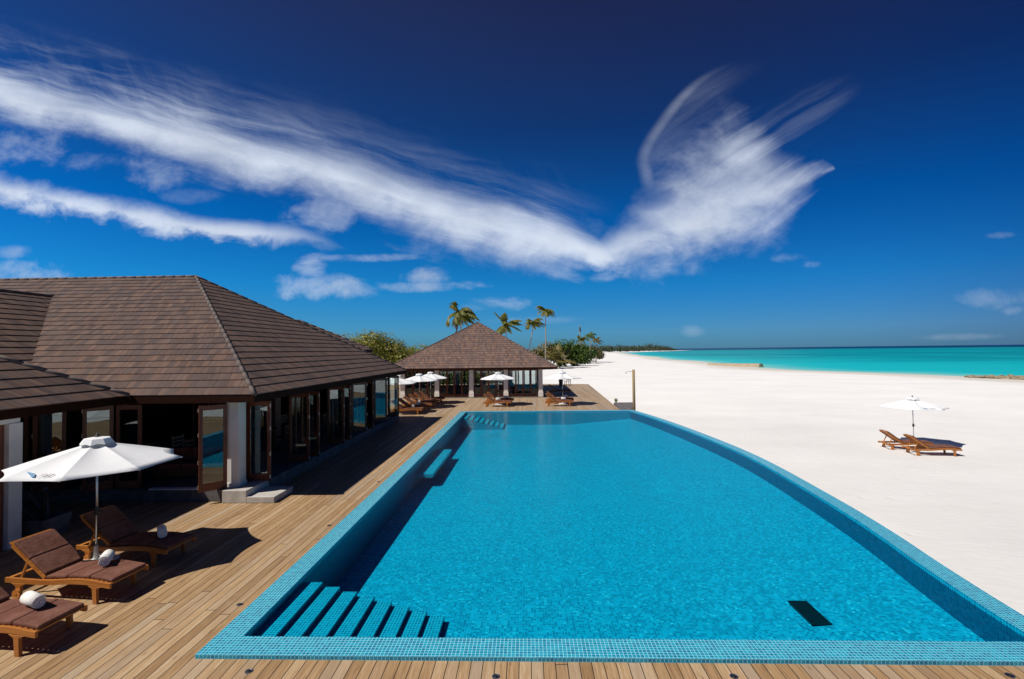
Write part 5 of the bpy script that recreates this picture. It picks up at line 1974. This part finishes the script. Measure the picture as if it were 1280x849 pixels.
# ================================================================== GROYNE AND ROCKS
gr = MB()
A_, B_ = Vector((57.0, 152)), Vector((63.6, 132.5))
prof = [(-1.6, -1.0), (-1.1, 0.35), (0.2, 0.45), (1.5, -1.0)]
d = (B_ - A_).normalized()
nrm2 = Vector((-d.y, d.x))
vs, fs = [], []
NS = 14
for i in range(NS + 1):
    t = i / NS
    c = A_.lerp(B_, t)
    for (o_, z_) in prof:
        q_ = c + nrm2 * o_ * (0.85 + 0.1 * math.sin(i * 2.1))
        vs.append((q_.x, q_.y, SEA_Z + (0.55 if z_ > 0 else 0) + (z_ + 0.08 * math.sin(i * 3.3)) * (1.0 if z_ < 0 else 1.0 * (0.15 + 0.85 * t))))
for i in range(NS):
    for k in range(3):
        a = i * 4 + k
        fs.append((a, a + 4, a + 5, a + 1))
fs += [(0, 1, 2, 3), (NS * 4 + 3, NS * 4 + 2, NS * 4 + 1, NS * 4)]
gr.grow(vs, fs)
o = gr.build('groyne', M['rust'])
tag(o, 'low tan groyne of sandbags running from the beach into the lagoon', 'groyne')


def rock_mesh(s, seed):
    rnd_ = random.Random(seed)
    bm = bmesh.new()
    bmesh.ops.create_icosphere(bm, subdivisions=2, radius=1.0)
    ph = [rnd_.uniform(0, 6) for _ in range(6)]
    for v in bm.verts:
        c = v.co
        k = 1 + 0.22 * math.sin(c.x * 3 + ph[0]) + 0.2 * math.sin(c.y * 4 + ph[1]) + 0.15 * math.sin(c.z * 5 + ph[2])
        v.co = Vector((c.x * 1.25 * k, c.y * k, c.z * 0.55 * k)) * s
    me = bpy.data.meshes.new('shore_rock')
    bm.to_mesh(me)
    bm.free()
    me.materials.append(M['rock'])
    return me


rms = [rock_mesh(1.0, i) for i in range(4)]
rnd = random.Random(8)
k = 0
for i in range(130):
    t, w_ = rnd.random(), rnd.random()
    w_ *= 0.15 + 0.85 * t
    x = 72.0 + 6.5 * t - 4.6 * w_ * t + 5.0 * rnd.random() * t
    y = 81.8 - 3.2 * t - 7.5 * w_ + 0.4 * rnd.random()
    o = bpy.data.objects.new('shore_rock', rms[i % 4])
    COL.objects.link(o)
    s = rnd.uniform(0.25, 0.62) * (0.6 + 0.6 * t)
    o.scale = (s, s, s)
    o.location = (x, y, sand_z(shore_x(y) - x) + 0.02 + 0.15 * rnd.random())
    o.rotation_euler = (rnd.uniform(-.3, .3), rnd.uniform(-.3, .3), rnd.uniform(0, 6.28))
    tag(o, 'low brown rock in the rubble where the sand meets the lagoon at right', 'rock', 'brown rocks at the waterline')
